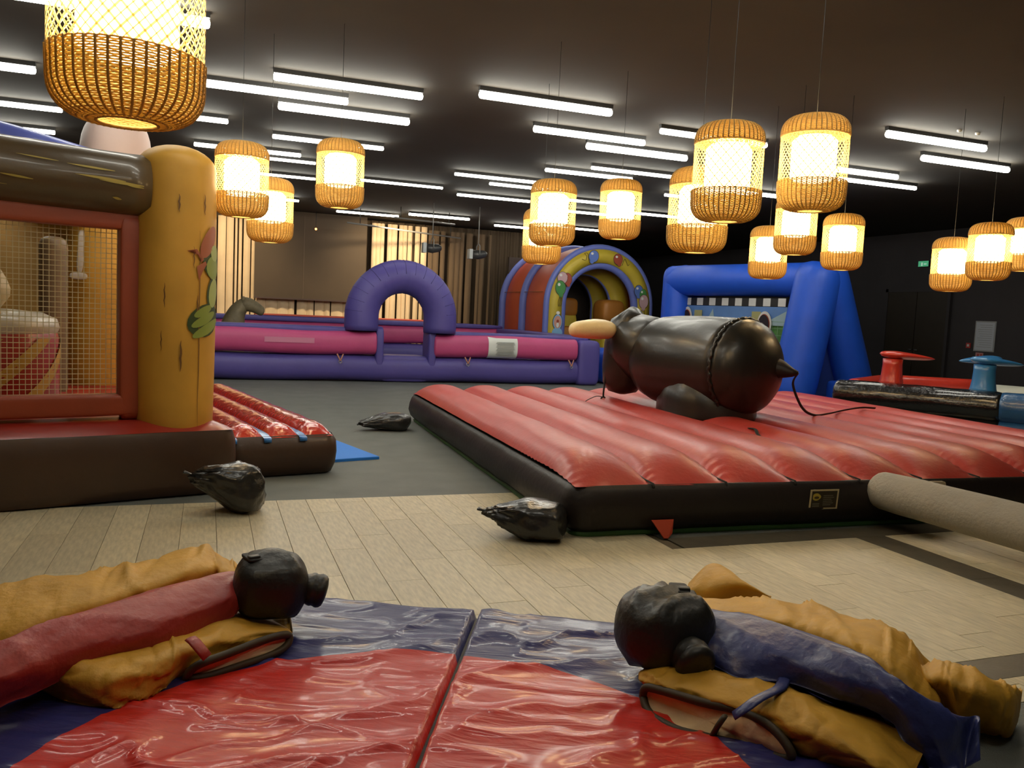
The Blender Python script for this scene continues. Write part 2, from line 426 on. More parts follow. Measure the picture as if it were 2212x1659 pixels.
def panel_tubes(parent, nt, W, Lh, z0, A, edge, mt, name='air_tube', ny=150, nu=14, rip=.006, e0=0.0, mts=None):
    """side by side air tubes running along y, pinched flat at both ends"""
    tw = W / nt; res = []
    for i in range(nt):
        def fn(u, v, i=i):
            v2 = (1 - math.cos(v * PI)) / 2 * .6 + v * .4
            y = v2 * Lh; d = min(y, Lh - y)
            e = (1 - max(0, 1 - d / edge) ** 2.3) if d < edge else 1.0
            q = abs(2 * u - 1)
            prof = (1 - q ** 2.3) ** .62
            z = z0 + e * (.035 + A * prof)
            ds = min(u, 1 - u) * tw
            if d < 1.5: z += rip * math.sin(y * 75 + 4 * fbm(y * 2, i, 0)) * math.exp(-(ds / .07) ** 2) * min(1, d * 6) * (1 - d / 1.5) * max(0, .4 + fbm(i * 3.1, y * 1.5, u))
            x = i * tw + (u if True else 0) * tw
            sh = .0
            return (x + sh, y, z + .006 * fbm(x * 2, y * 1.2, 3))
        res.append(obj(name, grid(nu, ny, fn), mts[i % len(mts)] if mts else mt, parent))
    return res

# ------------------------------------------------------------ bull ride: red bed, black walls
bed = thing('bull_ride_bed', 'large square inflatable bed of red tubes with black walls, under the black bull', 'inflatable bed', (2.33, 4.99, 0), math.radians(-2.4))
BW, BL = 5.80, 5.80
panel_tubes(bed, 10, BW, BL, .355, .155, .62, m_red, rip=.013)
wall = obj('side_wall', skirt(BW, BL, .12, [(-.10, .015), (-.03, .03), (.035, .09), (.06, .17), (.055, .25), (.03, .32), (.0, .36), (-.02, .362)], .012), m_blk, bed)
obj('ground_sheet', merge(skirt(BW, BL, .12, [(-.02, .0), (.0, .03), (-.06, .05)], .01, 3), box(.1, BW - .1, .1, BL - .1, .0, .3)), m_grn, bed)
for i in range(1, 10):
    x = BW / 10 * i
    obj('seam_tab', xf(tube([(0, -.015, .34), (0, .0, .368), (-.02, .10, .380), (-.05, .2, .41)], .011, 6, flat=.4), (x, 0, 0)), m_lace, bed)
# printed patches on the front wall
def sheetmesh(w, h): return box(0, w, -.002, 0, 0, h)
lab = obj('warning_label', xf(sheetmesh(.25, .15), (1.83, -.062, .165), 0, math.radians(4)), mat('label cream border', (.55, .46, .26), .5), bed, False)
obj('print', xf(merge(box(.015, .235, -.004, -.002, .012, .138)), (1.83, -.062, .165), 0, math.radians(4)), mat('label dark ground', (.03, .02, .008), .5), lab, False)
lemb = [(.055 + .036 * math.cos(a) * (1 + .12 * math.cos(3 * a)), -.0045, .095 + .028 * math.sin(a)) for a in [i * PI / 8 for i in range(16)]]
obj('emblem', xf((lemb, [tuple(range(16))]), (1.83, -.062, .165), 0, math.radians(4)), mat('label yellow', (.5, .38, .05), .5), lab, False)
lemb2 = [(.057 + .022 * math.cos(a), -.005, .090 + .010 * math.sin(a)) for a in [i * PI / 6 for i in range(12)]]
obj('emblem', xf((lemb2, [tuple(range(12))]), (1.83, -.062, .165), 0, math.radians(4)), mat('label brown', (.07, .04, .01), .5), lab, False)
obj('print_lines', xf(merge(*[box(.115, .115 + .10 * (.7 + .3 * ((k * 37) % 10) / 10), -.0048, -.004, .03 + k * .014, .036 + k * .014) for k in range(6)], *[box(.025, .085, -.0048, -.004, .022 + k * .016, .030 + k * .016) for k in range(2)]), (1.83, -.062, .165), 0, math.radians(4)), mat('label grey print', (.14, .13, .09), .5), lab, False)
obj('pale_patch', xf(puff(.24, .02, .17, 8, 4), (2.97, -.055, .27)), mat('pale patch', (.55, .45, .30), .6), bed)
obj('red_strap', ([(.55, -.07, .13), (.72, -.07, .13), (.70, -.10, .04), (.66, -.12, .012), (.63, -.12, .012), (.55, -.062, .128), (.72, -.062, .128), (.70, -.09, .036), (.66, -.11, .006), (.63, -.11, .006)],
                  [(0, 1, 2, 3, 4), (9, 8, 7, 6, 5), (0, 5, 6, 1), (1, 6, 7, 2), (2, 7, 8, 3), (3, 8, 9, 4), (4, 9, 5, 0)]), mat('orange red webbing', (.50, .06, .02), .6), bed, False)
# grey air hose joined to the front wall
hp = spline([(4.82, 4.88, .29), (4.83, 4.6, .295), (4.95, 3.95, .275), (5.1, 3.2, .25), (5.25, 2.4, .21), (5.35, 1.2, .17)], 40)
solo('air_hose', tube(hp, [[.09, .125, .138][i] if i < 3 else .142 + .012 * min(1, i / 20) for i in range(40)], 20, mod=lambda t, a: 1 + .02 * noise.noise(Vector((t * 14, math.cos(a) * 2, math.sin(a) * 2)))),
     mat('grey hose cloth', (.36, .33, .27), .65, .25, 40, .06, 5), 'thick grey cloth air hose running from the red bed to the right edge', 'air hose', org=(4.9, 3.4, 0))

# ------------------------------------------------------------ black bull
bull = thing('inflatable_bull', 'black inflatable bull seen from behind with one cream horn showing, standing on the red bed', 'inflatable bull', (5.05, 7.75, .47), 0)
m_bull = mat('glossy black bull vinyl', (.020, .019, .016), .36, .12, 10, .1, 3, coat=.12)
ax = Vector((.24, -.97, 0)).normalized(); side = Vector((-ax.y, ax.x, 0))       # rear direction, right-hand side
C0 = Vector((5.11, 7.87, 1.045))
def along(s, dz=0, q=0): return tuple(C0 + ax * s + Vector((0, 0, dz)) + side * q)
st = [(-.86, .05), (-.85, .16), (-.82, .28), (-.76, .38), (-.66, .455), (-.52, .495), (-.3, .515), (0, .523), (.3, .52), (.5, .512), (.62, .505)]
def ruff(t, a): return 1 + .006 * math.sin(a * 3 + t * 9) + .02 * max(0, t - .9) * 10 * noise.noise(Vector((a * 9, t * 3, 0)))
obj('body', tube([along(s) for s, r in st], [r for s, r in st], 64, up=(0, 0, 1), mod=ruff), m_bull, bull, world=True)
rr = [(.60, .512), (.66, .50), (.74, .465), (.81, .40), (.87, .30), (.91, .18), (.925, .06)]
obj('rump', tube([along(s) for s, r in rr], [r for s, r in rr], 64, up=(0, 0, 1), mod=lambda t, a: 1 + .012 * noise.noise(Vector((math.cos(a) * 3, math.sin(a) * 3, t * 2))) + .006 * math.sin(a * 40) * max(0, 1 - t * 5)), m_bull, bull, world=True)
ring = [tuple(C0 + ax * (.605 + .008 * math.sin(a * 31)) + side * math.cos(a) * .512 + Vector((0, 0, math.sin(a) * .512))) for a in [2 * PI * i / 160 for i in range(160)]]
def gath(t, a): return 1 + .35 * math.sin(t * 2 * PI * 52 + 3 * noise.noise(Vector((t * 20, 0, 0))))
obj('gathered_seam', tube(ring, .016, 8, closed=True, mod=gath), m_bull, bull, world=True)
obj('base_skirt', tube([tuple(C0 + Vector((0, 0, z)) + ax * s) for z, s in ((-.575, .12), (-.54, .12), (-.40, .12), (-.15, .12))], [.50, .50, .49, .46], 48, up=(0, 1, 0), flat=1.25,
    mod=lambda t, a: 1 + .04 * noise.noise(Vector((math.cos(a) * 4, math.sin(a) * 4, t * 3)))), m_bull, bull, world=True)
obj('neck', tube([along(-.60, .05, -.02), along(-.78, .10, -.08), along(-.98, .16, -.14), along(-1.12, .12, -.18)], [.40, .40, .37, .30], 40, up=(0, 0, 1)), m_bull, bull, world=True)
obj('head', tube([along(-.80, .42, -.14), along(-.86, .42, -.16), along(-.95, .34, -.17), along(-1.01, .12, -.17), along(-1.05, -.14, -.17), along(-1.06, -.32, -.17), along(-1.06, -.42, -.17), along(-1.06, -.455, -.17)],
    [.07, .20, .27, .28, .265, .24, .17, .04], 36, up=(0, 1, 0)), m_bull, bull, world=True)
m_horn = mat('cream horn vinyl', (.80, .66, .36), .42, .15, 18, .08, 5, coat=.15)
for s in (-1, 1):
    cx = -.20
    a = Vector(along(-.98, .30, cx)); pth = spline([a + side * s * .22, a + side * s * .42 + Vector((0, 0, .015)), a + side * s * .62 + Vector((0, 0, .01)), a + side * s * .80 + ax * -.02, a + side * s * .86 + ax * -.03], 16)
    obj('horn', tube(pth, [.02, .085, .105, .112, .115, .115, .113, .11, .105, .10, .093, .084, .074, .06, .042, .012], 24, up=(0, 0, 1),
        mod=lambda t, an: 1 + .05 * noise.noise(Vector((t * 9, math.cos(an) * 2, math.sin(an) * 2)))), m_horn, bull, world=True)
obj('tail_stub', tube([along(.80, .02, .20), along(.92, .0, .24), along(1.02, -.02, .27), along(1.07, -.02, .29)], [.13, .09, .045, .02], 14), m_blk, bull, world=True)
tp = spline([along(1.07, -.02, .29), (5.66, 6.98, .90), (5.85, 7.05, .66), (6.12, 7.18, .56), (6.50, 7.38, .55), (6.9, 7.58, .565), (7.3, 7.75, .575), (7.65, 7.9, .55)], 50)
obj('tail_strap', tube(tp, .014, 6, flat=.5), m_lace, bull, world=True)
obj('chest_strap', tube(spline([along(-1.10, -.1, -.40), along(-1.11, -.3, -.41), along(-1.11, -.44, -.42), along(-1.11, -.50, -.42)], 12), .011, 6), m_lace, bull, world=True)
q0 = Vector(along(-1.11, -.535, -.42))
obj('strap_ring', tube([tuple(q0 + Vector((.03 * math.cos(a), 0, .045 * math.sin(a)))) for a in [2 * PI * i / 20 for i in range(20)]], .010, 6, closed=True), m_lace, bull, world=True)
obj('strap_end', tube(spline([q0 + Vector((.0, 0, .04)), q0 + Vector((-.08, .02, .05)), q0 + Vector((-.18, .05, .0)), q0 + Vector((-.22, .06, -.035))], 10), .010, 6, flat=.5), m_lace, bull, world=True)
solo('loose_strap', tube(spline([(4.84, 6.55, .515), (4.80, 6.40, .527), (4.74, 6.28, .50), (4.72, 6.18, .475)], 12), .016, 6, flat=.4), m_lace, 'short black strap lying on the red bed in front of the bull', 'strap', org=(4.8, 6.4, .49))

# ------------------------------------------------------------ sandbags (black bin bags)
m_bag = mat('black plastic bag', (.022, .021, .02), .28, .5, 14, .1, 6, coat=.3)
def bag(loc, sx, sy, sz, seed, label, rz=0, k=3.0, lift=0.0):
    V, F = puff(sx, sy, sz, k, 18)
    out = []
    for x, y, z in V:
        p = Vector((x, y, z)); c = ridge(x * 6 + seed, y * 6, z * 6); c2 = fbm(x * 4, y * 4 + seed, z * 4)
        f = min(1, max(0, (-x / (sx / 2) - .15) / .85)); f = f * f * (3 - 2 * f)
        s = 1 + .14 * c2 + .10 * (c ** 3 if c > 0 else 0) + f * .25 * ridge(y * 30, z * 30, seed)
        y *= (1 - .62 * f); z *= (1 - .70 * f); x -= .09 * f
        zz = z * s + sz / 2 + f * lift
        out.append((x * s, y * s, max(zz, .002 + .008 * abs(c2))))
    t = thing('sandbag', label, 'sandbag', loc, rz, 'black plastic ballast bags')
    obj('sack', (out, F), m_bag, t)
    ex = -sx / 2 - .09
    obj('tied_neck', tube(spline([(ex + .08, 0, sz / 2 + lift * .8), (ex, 0, sz / 2 + lift), (ex - .05, 0, sz / 2 + lift * 1.1), (ex - .10, .01, sz / 2 + lift * 1.3)], 10), [.05, .042, .032, .022, .016, .013, .013, .016, .020, .022], 14, flat=.5,
        mod=lambda t_, a: 1 + .35 * ridge(math.cos(a) * 3, math.sin(a) * 3, t_ * 4 + seed)), m_bag, t)
    return t
bag((2.12, 9.95, .004), .46, .36, .20, 1, 'black plastic ballast bag on grey carpet at far left corner of the red bed', .1, lift=-.02)
bag((2.08, 5.06, .008), .40, .40, .24, 5, 'black plastic ballast bag on planks at the near left corner of the red bed', -.5, lift=.03)
bag((.22, 6.10, .008), .36, .38, .34, 9, 'black plastic ballast bag standing on planks at the corner of the yellow pillar castle', .2, 2.6, lift=.10)

# ------------------------------------------------------------ sumo mat, two pads with a printed ring
m_sumo = bpy.data.materials.new('sumo mat vinyl'); m_sumo.use_nodes = True
nt = m_sumo.node_tree; N = nt.nodes; L = nt.links; b = N['Principled BSDF']
tc = N.new('ShaderNodeTexCoord'); ln = N.new('ShaderNodeVectorMath'); ln.operation = 'LENGTH'
sub = N.new('ShaderNodeVectorMath'); sub.operation = 'MULTIPLY'; sub.inputs[1].default_value = (1, 1, 0)
L.new(tc.outputs['Object'], sub.inputs[0]); L.new(sub.outputs[0], ln.inputs[0])
cr = N.new('ShaderNodeMath'); cr.operation = 'LESS_THAN'; cr.inputs[1].default_value = 1.19
L.new(ln.outputs['Value'], cr.inputs[0])
mx = N.new('ShaderNodeMix'); mx.data_type = 'RGBA'
mx.inputs['A'].default_value = (.028, .028, .15, 1); mx.inputs['B'].default_value = (.60, .022, .012, 1)
L.new(cr.outputs[0], mx.inputs['Factor']); L.new(mx.outputs['Result'], b.inputs['Base Color'])
b.inputs['Roughness'].default_value = .40; b.inputs['Specular IOR Level'].default_value = .35; b.inputs['Coat Weight'].default_value = .30; b.inputs['Coat Roughness'].default_value = .1
nz = N.new('ShaderNodeTexNoise'); nz.inputs['Scale'].default_value = 7; nz.inputs['Detail'].default_value = 5; nz.inputs['Distortion'].default_value = 1.2
mp = N.new('ShaderNodeMapping'); mp.inputs['Scale'].default_value = (.6, 2.6, 1); mp.inputs['Rotation'].default_value = (0, 0, .25)
L.new(tc.outputs['Object'], mp.inputs[0]); L.new(mp.outputs[0], nz.inputs[0])
bp = N.new('ShaderNodeBump'); bp.inputs['Strength'].default_value = .32; bp.inputs['Distance'].default_value = .025
L.new(nz.outputs[0], bp.inputs['Height']); L.new(bp.outputs[0], b.inputs['Normal'])
sumo = thing('wrestling_mat', 'glossy blue sumo mat with a big red circle, in two padded halves on the planks', 'mat', (.49, 2.15, .008), math.radians(-26))
def pad(x0, x1):
    W = x1 - x0; Lh = 3.46
    def fn(u, v):
        x = x0 + u * W; y = -Lh / 2 + v * Lh
        d = min(u * W, (1 - u) * W, v * Lh, (1 - v) * Lh)
        e = min(1, d / .020); e = math.sqrt(1 - (1 - e) ** 2)
        X = x * 1.0 + y * .35; Y = y * 2.2 - x * .55
        wx = fbm(x * 1.3, y * 1.3, 5) * .8
        r1 = ridge(X * 1.1 + wx, Y * 1.3 + wx, 1.7); r2 = ridge(X * 2.3 + wx + 7, Y * 2.8 - wx, 4.1)
        h = .016 * max(0, r1) ** 5 + .008 * max(0, r2) ** 5 + .008 * fbm(x * 1.5, y * 2, 9, 2)
        return (x, y, .004 + e * (.048 + h))
    V, F = grid(130, 220, fn)
    return V, F
obj('gap_darkener', box(-.02, .02, -1.72, 1.72, .0, .012), m_blk, sumo, False)  # dark strip added to darken the gap between the halves
for a_, b_ in ((-1.73, -.005), (.005, 1.73)):
    V, F = pad(a_, b_)
    V2, F2 = box(a_ + .004, b_ - .004, -1.726, 1.726, 0, .02)
    obj('mat_half', merge((V, F), (V2, F2)), m_sumo, sumo)

# ------------------------------------------------------------ sumo suits (cloth heaps from curves across the fold)
def drape(curves, n=90, m=30, wr=.012, fs=9, seed=0.0, st=(1, 1, 1)):
    C = [spline(c, n) for c in curves]
    rows = [spline([C[k][i] for k in range(len(C))], m) for i in range(n)]
    cen = [sum((p for p in r), Vector()) / m for r in rows]
    out = []
    for i in range(n):
        e = min(1, i / 5, (n - 1 - i) / 5)
        for j in range(m):
            p = rows[i][j]; d = (p - cen[i]); d = d.normalized() if d.length > 1e-5 else Vector((0, 0, 1))
            q = Vector((p.x * fs * st[0] + seed, p.y * fs * st[1], p.z * fs * st[2]))
            U = i / n * fs * .55 + seed; W = j / m * 2.2
            h = wr * (.8 * noise.noise(q * .6) + 1.5 * max(0, ridge(U + W * .8 + .5 * noise.noise(q * .3), W * 1.1 + seed, 1)) ** 5 - .8 * max(0, ridge(U * 1.7 - W, W * 1.6, seed)) ** 6 + .2 * noise.noise(q * 2.2))
            p2 = p + d * h; k = .06 * (1 - e)
            p2 = p2.lerp(cen[i], k)
            out.append((p2.x, p2.y, max(p2.z, .064 if p.z > .05 else p.z)))
    F = [(i * m + j, i * m + j + 1, (i + 1) * m + j + 1, (i + 1) * m + j) for i in range(n - 1) for j in range(m - 1)]
    F += [((i + 1) * m, i * m, i * m + m - 1, (i + 1) * m + m - 1) for i in range(n - 1)]
    F += [tuple(range(m - 1, -1, -1)), tuple((n - 1) * m + j for j in range(m))]
    return out, F
m_sy = mat('mustard padded cloth', (.58, .31, .035), .55, .3, 22, .12, 5, spec=.35)
m_sr = mat('dark red sash cloth', (.36, .035, .028), .46, .3, 22, .12, 5)
m_sb = mat('navy sash cloth', (.035, .045, .17), .42, .3, 22, .15, 5, coat=.1)
m_lin2 = mat('peach lining', (.74, .52, .28), .6, .3, 22, .1, 6)
m_bind = mat('dark brown binding', (.055, .035, .015), .6)
m_wig = mat('black wig foam', (.018, .017, .014), .46, .45, 16, .1, 6, coat=.08)
LU=[[(-0.768,3.248,0.12),(-0.599,3.332,0.15),(-0.407,3.506,0.15),(-0.253,3.671,0.15),(-0.02,3.906,0.15),(0.08,3.948,0.15),(0.163,3.995,0.15)],[(-0.783,3.318,0.26),(-0.602,3.35,0.3),(-0.4,3.446,0.32),(-0.249,3.607,0.31),(-0.021,3.807,0.31),(0.078,3.915,0.27),(0.161,3.966,0.2)],[(-0.863,3.663,0.28),(-0.685,3.819,0.3),(-0.449,3.862,0.3),(-0.278,4.009,0.3),(-0.025,4.208,0.3),(0.081,4.167,0.26),(0.165,4.063,0.2)],[(-0.863,3.783,0.2),(-0.685,3.939,0.2),(-0.449,3.982,0.2),(-0.278,4.129,0.2),(-0.025,4.328,0.2),(0.081,4.287,0.2),(0.165,4.183,0.2)],[(-0.863,3.823,0.03),(-0.685,3.979,0.03),(-0.449,4.022,0.03),(-0.278,4.169,0.03),(-0.025,4.368,0.03),(0.081,4.327,0.03),(0.165,4.223,0.03)]]
LB=[[(-0.711,3.003,0.1),(-0.626,3.035,0.13),(-0.415,3.198,0.15),(-0.164,3.308,0.16),(0.096,3.547,0.17),(0.133,3.582,0.18)],[(-0.695,2.941,0.22),(-0.618,2.996,0.24),(-0.415,3.191,0.25),(-0.166,3.332,0.26),(0.094,3.563,0.26),(0.166,3.605,0.25)],[(-0.719,3.045,0.3),(-0.64,3.109,0.31),(-0.433,3.333,0.32),(-0.178,3.544,0.32),(0.09,3.745,0.31),(0.181,3.774,0.28)],[(-0.719,3.145,0.24),(-0.64,3.209,0.24),(-0.433,3.433,0.24),(-0.178,3.644,0.24),(0.09,3.845,0.24),(0.181,3.874,0.24)]]
LL=[[(-0.592,3.291,0.08),(-0.367,3.045,0.055),(-0.22,3.041,0.055),(-0.137,3.134,0.055),(-0.077,3.223,0.055),(0.105,3.276,0.07),(0.283,3.337,0.09),(0.344,3.413,0.1)],[(-0.586,3.278,0.12),(-0.369,3.062,0.1),(-0.222,3.06,0.1),(-0.137,3.131,0.1),(-0.069,3.211,0.11),(0.105,3.317,0.12),(0.287,3.391,0.12),(0.348,3.421,0.12)],[(-0.564,3.259,0.16),(-0.375,3.111,0.17),(-0.228,3.129,0.18),(-0.141,3.189,0.18),(-0.063,3.257,0.18),(0.106,3.381,0.17),(0.289,3.429,0.15),(0.35,3.446,0.13)],[(-0.555,3.339,0.16),(-0.392,3.251,0.18),(-0.244,3.345,0.18),(-0.151,3.417,0.18),(-0.069,3.496,0.18),(0.112,3.614,0.16),(0.308,3.674,0.1),(0.366,3.603,0.08)],[(-0.555,3.479,0.12),(-0.392,3.391,0.12),(-0.244,3.485,0.12),(-0.151,3.557,0.12),(-0.069,3.636,0.12),(0.112,3.754,0.12),(0.308,3.814,0.12),(0.366,3.743,0.12)]]
LO=[[(-0.053,3.249,0.07),(-0.013,3.236,0.12),(0.105,3.302,0.13),(0.213,3.372,0.135),(0.306,3.411,0.14),(0.343,3.443,0.12),(0.33,3.421,0.09),(0.268,3.377,0.075),(0.141,3.323,0.065),(0.021,3.269,0.06)]]
RU=[[(2.094,3.207,0.12),(2.164,3.054,0.15),(2.275,2.918,0.15),(2.344,2.747,0.15),(2.345,2.604,0.15),(2.369,2.466,0.15),(2.356,2.307,0.15),(2.372,2.196,0.13),(2.379,2.116,0.1),(2.503,2.128,0.06)],[(2.125,3.24,0.15),(2.194,3.086,0.2),(2.293,2.952,0.23),(2.337,2.75,0.26),(2.363,2.639,0.28),(2.357,2.468,0.29),(2.383,2.349,0.29),(2.42,2.243,0.26),(2.473,2.207,0.2),(2.546,2.198,0.16)],[(2.232,3.388,0.12),(2.337,3.281,0.17),(2.485,3.208,0.2),(2.576,3.041,0.22),(2.638,2.996,0.24),(2.649,2.787,0.25),(2.682,2.659,0.26),(2.728,2.544,0.24),(2.704,2.438,0.2),(2.66,2.369,0.16)],[(2.332,3.418,0.14),(2.437,3.311,0.14),(2.585,3.238,0.14),(2.676,3.071,0.14),(2.738,3.026,0.14),(2.749,2.817,0.14),(2.782,2.689,0.14),(2.828,2.574,0.14),(2.804,2.468,0.14),(2.76,2.399,0.14)],[(2.352,3.428,0.015),(2.457,3.321,0.015),(2.605,3.248,0.015),(2.696,3.081,0.015),(2.758,3.036,0.015),(2.769,2.827,0.015),(2.802,2.699,0.015),(2.848,2.584,0.015),(2.824,2.478,0.015),(2.78,2.409,0.015)]]
RP=[[(2.37,3.681,0.03),(2.391,3.62,0.02),(2.516,3.522,0.04),(2.739,3.514,0.05)],[(2.357,3.626,0.09),(2.402,3.571,0.13),(2.503,3.454,0.15),(2.704,3.435,0.1)],[(2.433,3.715,0.11),(2.584,3.73,0.2),(2.564,3.428,0.2),(2.674,3.354,0.14)],[(2.531,3.845,0.05),(2.736,3.929,0.1),(2.745,3.648,0.1),(2.842,3.548,0.05)]]
RL=[[(2.701,2.316,0.03),(2.691,2.273,0.015),(2.707,2.224,0.01),(2.773,2.16,0.01),(2.822,2.123,0.015),(2.913,2.164,0.04)],[(2.581,2.27,0.14),(2.621,2.243,0.13),(2.618,2.168,0.13),(2.686,2.098,0.12),(2.747,2.065,0.12),(2.89,2.141,0.1)],[(2.538,2.269,0.2),(2.566,2.214,0.23),(2.585,2.15,0.23),(2.654,2.079,0.22),(2.762,2.078,0.19),(2.887,2.139,0.15)],[(2.624,2.373,0.2),(2.688,2.333,0.24),(2.7,2.259,0.25),(2.777,2.181,0.23),(2.851,2.157,0.2),(2.911,2.16,0.17)],[(2.674,2.433,0.1),(2.738,2.393,0.1),(2.75,2.319,0.1),(2.827,2.241,0.1),(2.901,2.217,0.1),(2.961,2.22,0.1)],[(2.674,2.423,0.015),(2.738,2.383,0.015),(2.75,2.309,0.015),(2.827,2.231,0.015),(2.901,2.207,0.015),(2.961,2.21,0.015)]]
RB=[[(1.701,2.856,0.13),(1.723,2.713,0.15),(1.825,2.616,0.19),(1.87,2.48,0.19),(2.008,2.387,0.2),(2.09,2.213,0.2),(2.167,2.143,0.19),(2.225,2.105,0.16),(2.224,2.051,0.12),(2.25,1.991,0.08),(2.264,1.963,0.05),(2.21,1.895,0.05)],[(1.728,2.92,0.2),(1.753,2.811,0.24),(1.845,2.688,0.27),(1.92,2.553,0.28),(2.022,2.416,0.29),(2.083,2.216,0.3),(2.144,2.13,0.29),(2.181,2.062,0.26),(2.228,2.004,0.21),(2.283,1.954,0.14),(2.325,1.932,0.09),(2.305,1.892,0.06)],[(1.772,3.015,0.24),(1.869,3.058,0.27),(1.957,2.886,0.31),(2.053,2.744,0.32),(2.144,2.574,0.33),(2.201,2.354,0.34),(2.226,2.229,0.34),(2.219,2.106,0.32),(2.271,2.034,0.28),(2.345,1.967,0.2),(2.415,1.974,0.13),(2.389,1.94,0.06)],[(1.852,3.045,0.2),(1.949,3.088,0.2),(2.037,2.916,0.2),(2.133,2.774,0.2),(2.224,2.604,0.2),(2.281,2.384,0.2),(2.306,2.259,0.2),(2.299,2.136,0.2),(2.351,2.064,0.2),(2.425,1.997,0.2),(2.495,2.004,0.2),(2.469,1.97,0.2)],[(1.862,3.035,0.06),(1.959,3.078,0.06),(2.047,2.906,0.06),(2.143,2.764,0.06),(2.234,2.594,0.06),(2.291,2.374,0.06),(2.316,2.249,0.06),(2.309,2.126,0.06),(2.361,2.054,0.06),(2.435,1.987,0.06),(2.505,1.994,0.06),(2.479,1.96,0.06)]]
RL2=[[(1.581,2.72,0.06),(1.548,2.585,0.055),(1.591,2.456,0.055),(1.669,2.378,0.055),(1.78,2.267,0.055),(1.84,2.158,0.055),(1.898,2.069,0.055),(1.995,1.946,0.055),(2.072,1.872,0.055)],[(1.562,2.698,0.1),(1.547,2.58,0.12),(1.606,2.489,0.12),(1.678,2.399,0.12),(1.778,2.27,0.12),(1.825,2.146,0.12),(1.874,2.047,0.11),(1.972,1.927,0.1),(2.084,1.878,0.08)],[(1.554,2.673,0.14),(1.566,2.585,0.16),(1.627,2.508,0.17),(1.7,2.411,0.18),(1.792,2.297,0.18),(1.856,2.179,0.18),(1.911,2.073,0.17),(2.016,1.968,0.14),(2.119,1.904,0.09)],[(1.626,2.761,0.14),(1.649,2.662,0.18),(1.742,2.616,0.19),(1.824,2.553,0.19),(1.932,2.445,0.19),(1.993,2.314,0.19),(2.034,2.196,0.19),(2.135,2.083,0.15),(2.194,1.968,0.09)],[(1.766,2.831,0.13),(1.789,2.732,0.13),(1.882,2.686,0.13),(1.964,2.623,0.13),(2.072,2.515,0.13),(2.133,2.384,0.13),(2.174,2.266,0.13),(2.275,2.153,0.13),(2.334,2.038,0.13)]]
RO=[[(1.559,2.641,0.09),(1.561,2.624,0.13),(1.592,2.556,0.145),(1.677,2.433,0.15),(1.773,2.34,0.15),(1.82,2.226,0.14),(1.843,2.152,0.09),(1.835,2.174,0.06),(1.776,2.261,0.055),(1.663,2.369,0.055),(1.585,2.447,0.055),(1.553,2.576,0.055)]]

def lens(loop, n=60):
    pts = spline(list(loop) + [loop[0]], n + 1)[:-1]
    c = sum(pts, Vector()) / n + Vector((.0, .004, -.004))
    V = [tuple(p) for p in pts]; F = []
    for k in (.66, .33):
        V += [tuple(c + (p - c) * k ) for p in pts]
    V.append(tuple(c))
    for r in range(2):
        for i in range(n): j = (i + 1) % n; F.append((r * n + i, r * n + j, (r + 1) * n + j, (r + 1) * n + i))
    for i in range(n): F.append((2 * n + i, 2 * n + (i + 1) % n, 3 * n))
    return (V, F), [tuple(p) for p in pts]
def suit(label, base, pieces, opening, lab2):
    t = thing('sumo_suit', label, 'costume', base, 0)
    for nm, cv, mt, kw, lb in pieces:
        o = obj(nm, drape(cv, **kw), mt, t, world=True, label=lb)
    body = t.children[0]
    opening = [(p[0] - .008, p[1] - .018, p[2] + .003) for p in opening]
    (lm, lp) = lens(opening)
    obj('lining', lm, m_lin2, t, world=True)
    obj('collar_binding', tube(lp, .016, 8, closed=True), m_bind, t, world=True)
    return t
def tuck(c, dx, dy):
    for r_, k_ in ((0, 1.0), (1, .75)): c[r_] = [(p[0] + dx * k_, p[1] + dy * k_, p[2]) for p in c[r_]]
tuck(LL, .0, .045); tuck(RL2, .05, .04)
sl = suit('folded yellow padded sumo suit with dark red sash, on the left of the mat', (-.2, 3.6, .06), [
    ('leg', LL, m_sy, dict(seed=3, wr=.014), None), ('torso', LU, m_sy, dict(seed=1, wr=.022), None), ('sash', LB, m_sr, dict(seed=2, wr=.009, fs=7), 'dark red sash')], LO[0], None)
sr = suit('folded yellow padded sumo suit with navy blue sash, on the right of the mat', (2.1, 2.6, .06), [
    ('leg', RL2, m_sy, dict(seed=13, wr=.014), None), ('torso', RU, m_sy, dict(seed=11, wr=.020), None), ('shoulder_flap', RP, m_sy, dict(seed=17, wr=.004, n=30, m=14), None),
    ('arm', RL, m_sy, dict(seed=15, wr=.012, n=50), None), ('sash', RB, m_sb, dict(seed=12, wr=.009, fs=6), 'navy blue sash')], RO[0], None)
obj('strap', tube([(-.045, 3.235, .225), (-.03, 3.216, .218), (-.01, 3.186, .203), (.016, 3.175, .17)], .026, 8, flat=.3), m_sr, sl, world=True, label='dark red strap')
obj('strap', tube([(.09, 3.395, .10), (.06, 3.40, .065), (.04, 3.405, .055)], .014, 8, flat=.5), m_bind, sl, world=True)
obj('strap', tube(spline([(2.0, 2.39, .212), (1.962, 2.353, .215), (1.906, 2.308, .222), (1.802, 2.273, .218), (1.735, 2.253, .203), (1.70, 2.27, .17)], 14), .022, 8, flat=.35), m_sb, sr, world=True, label='navy blue strap')
obj('strap', tube([(1.689, 2.307, .15), (1.679, 2.325, .11), (1.668, 2.340, .065)], .020, 8, flat=.5), m_bind, sr, world=True)
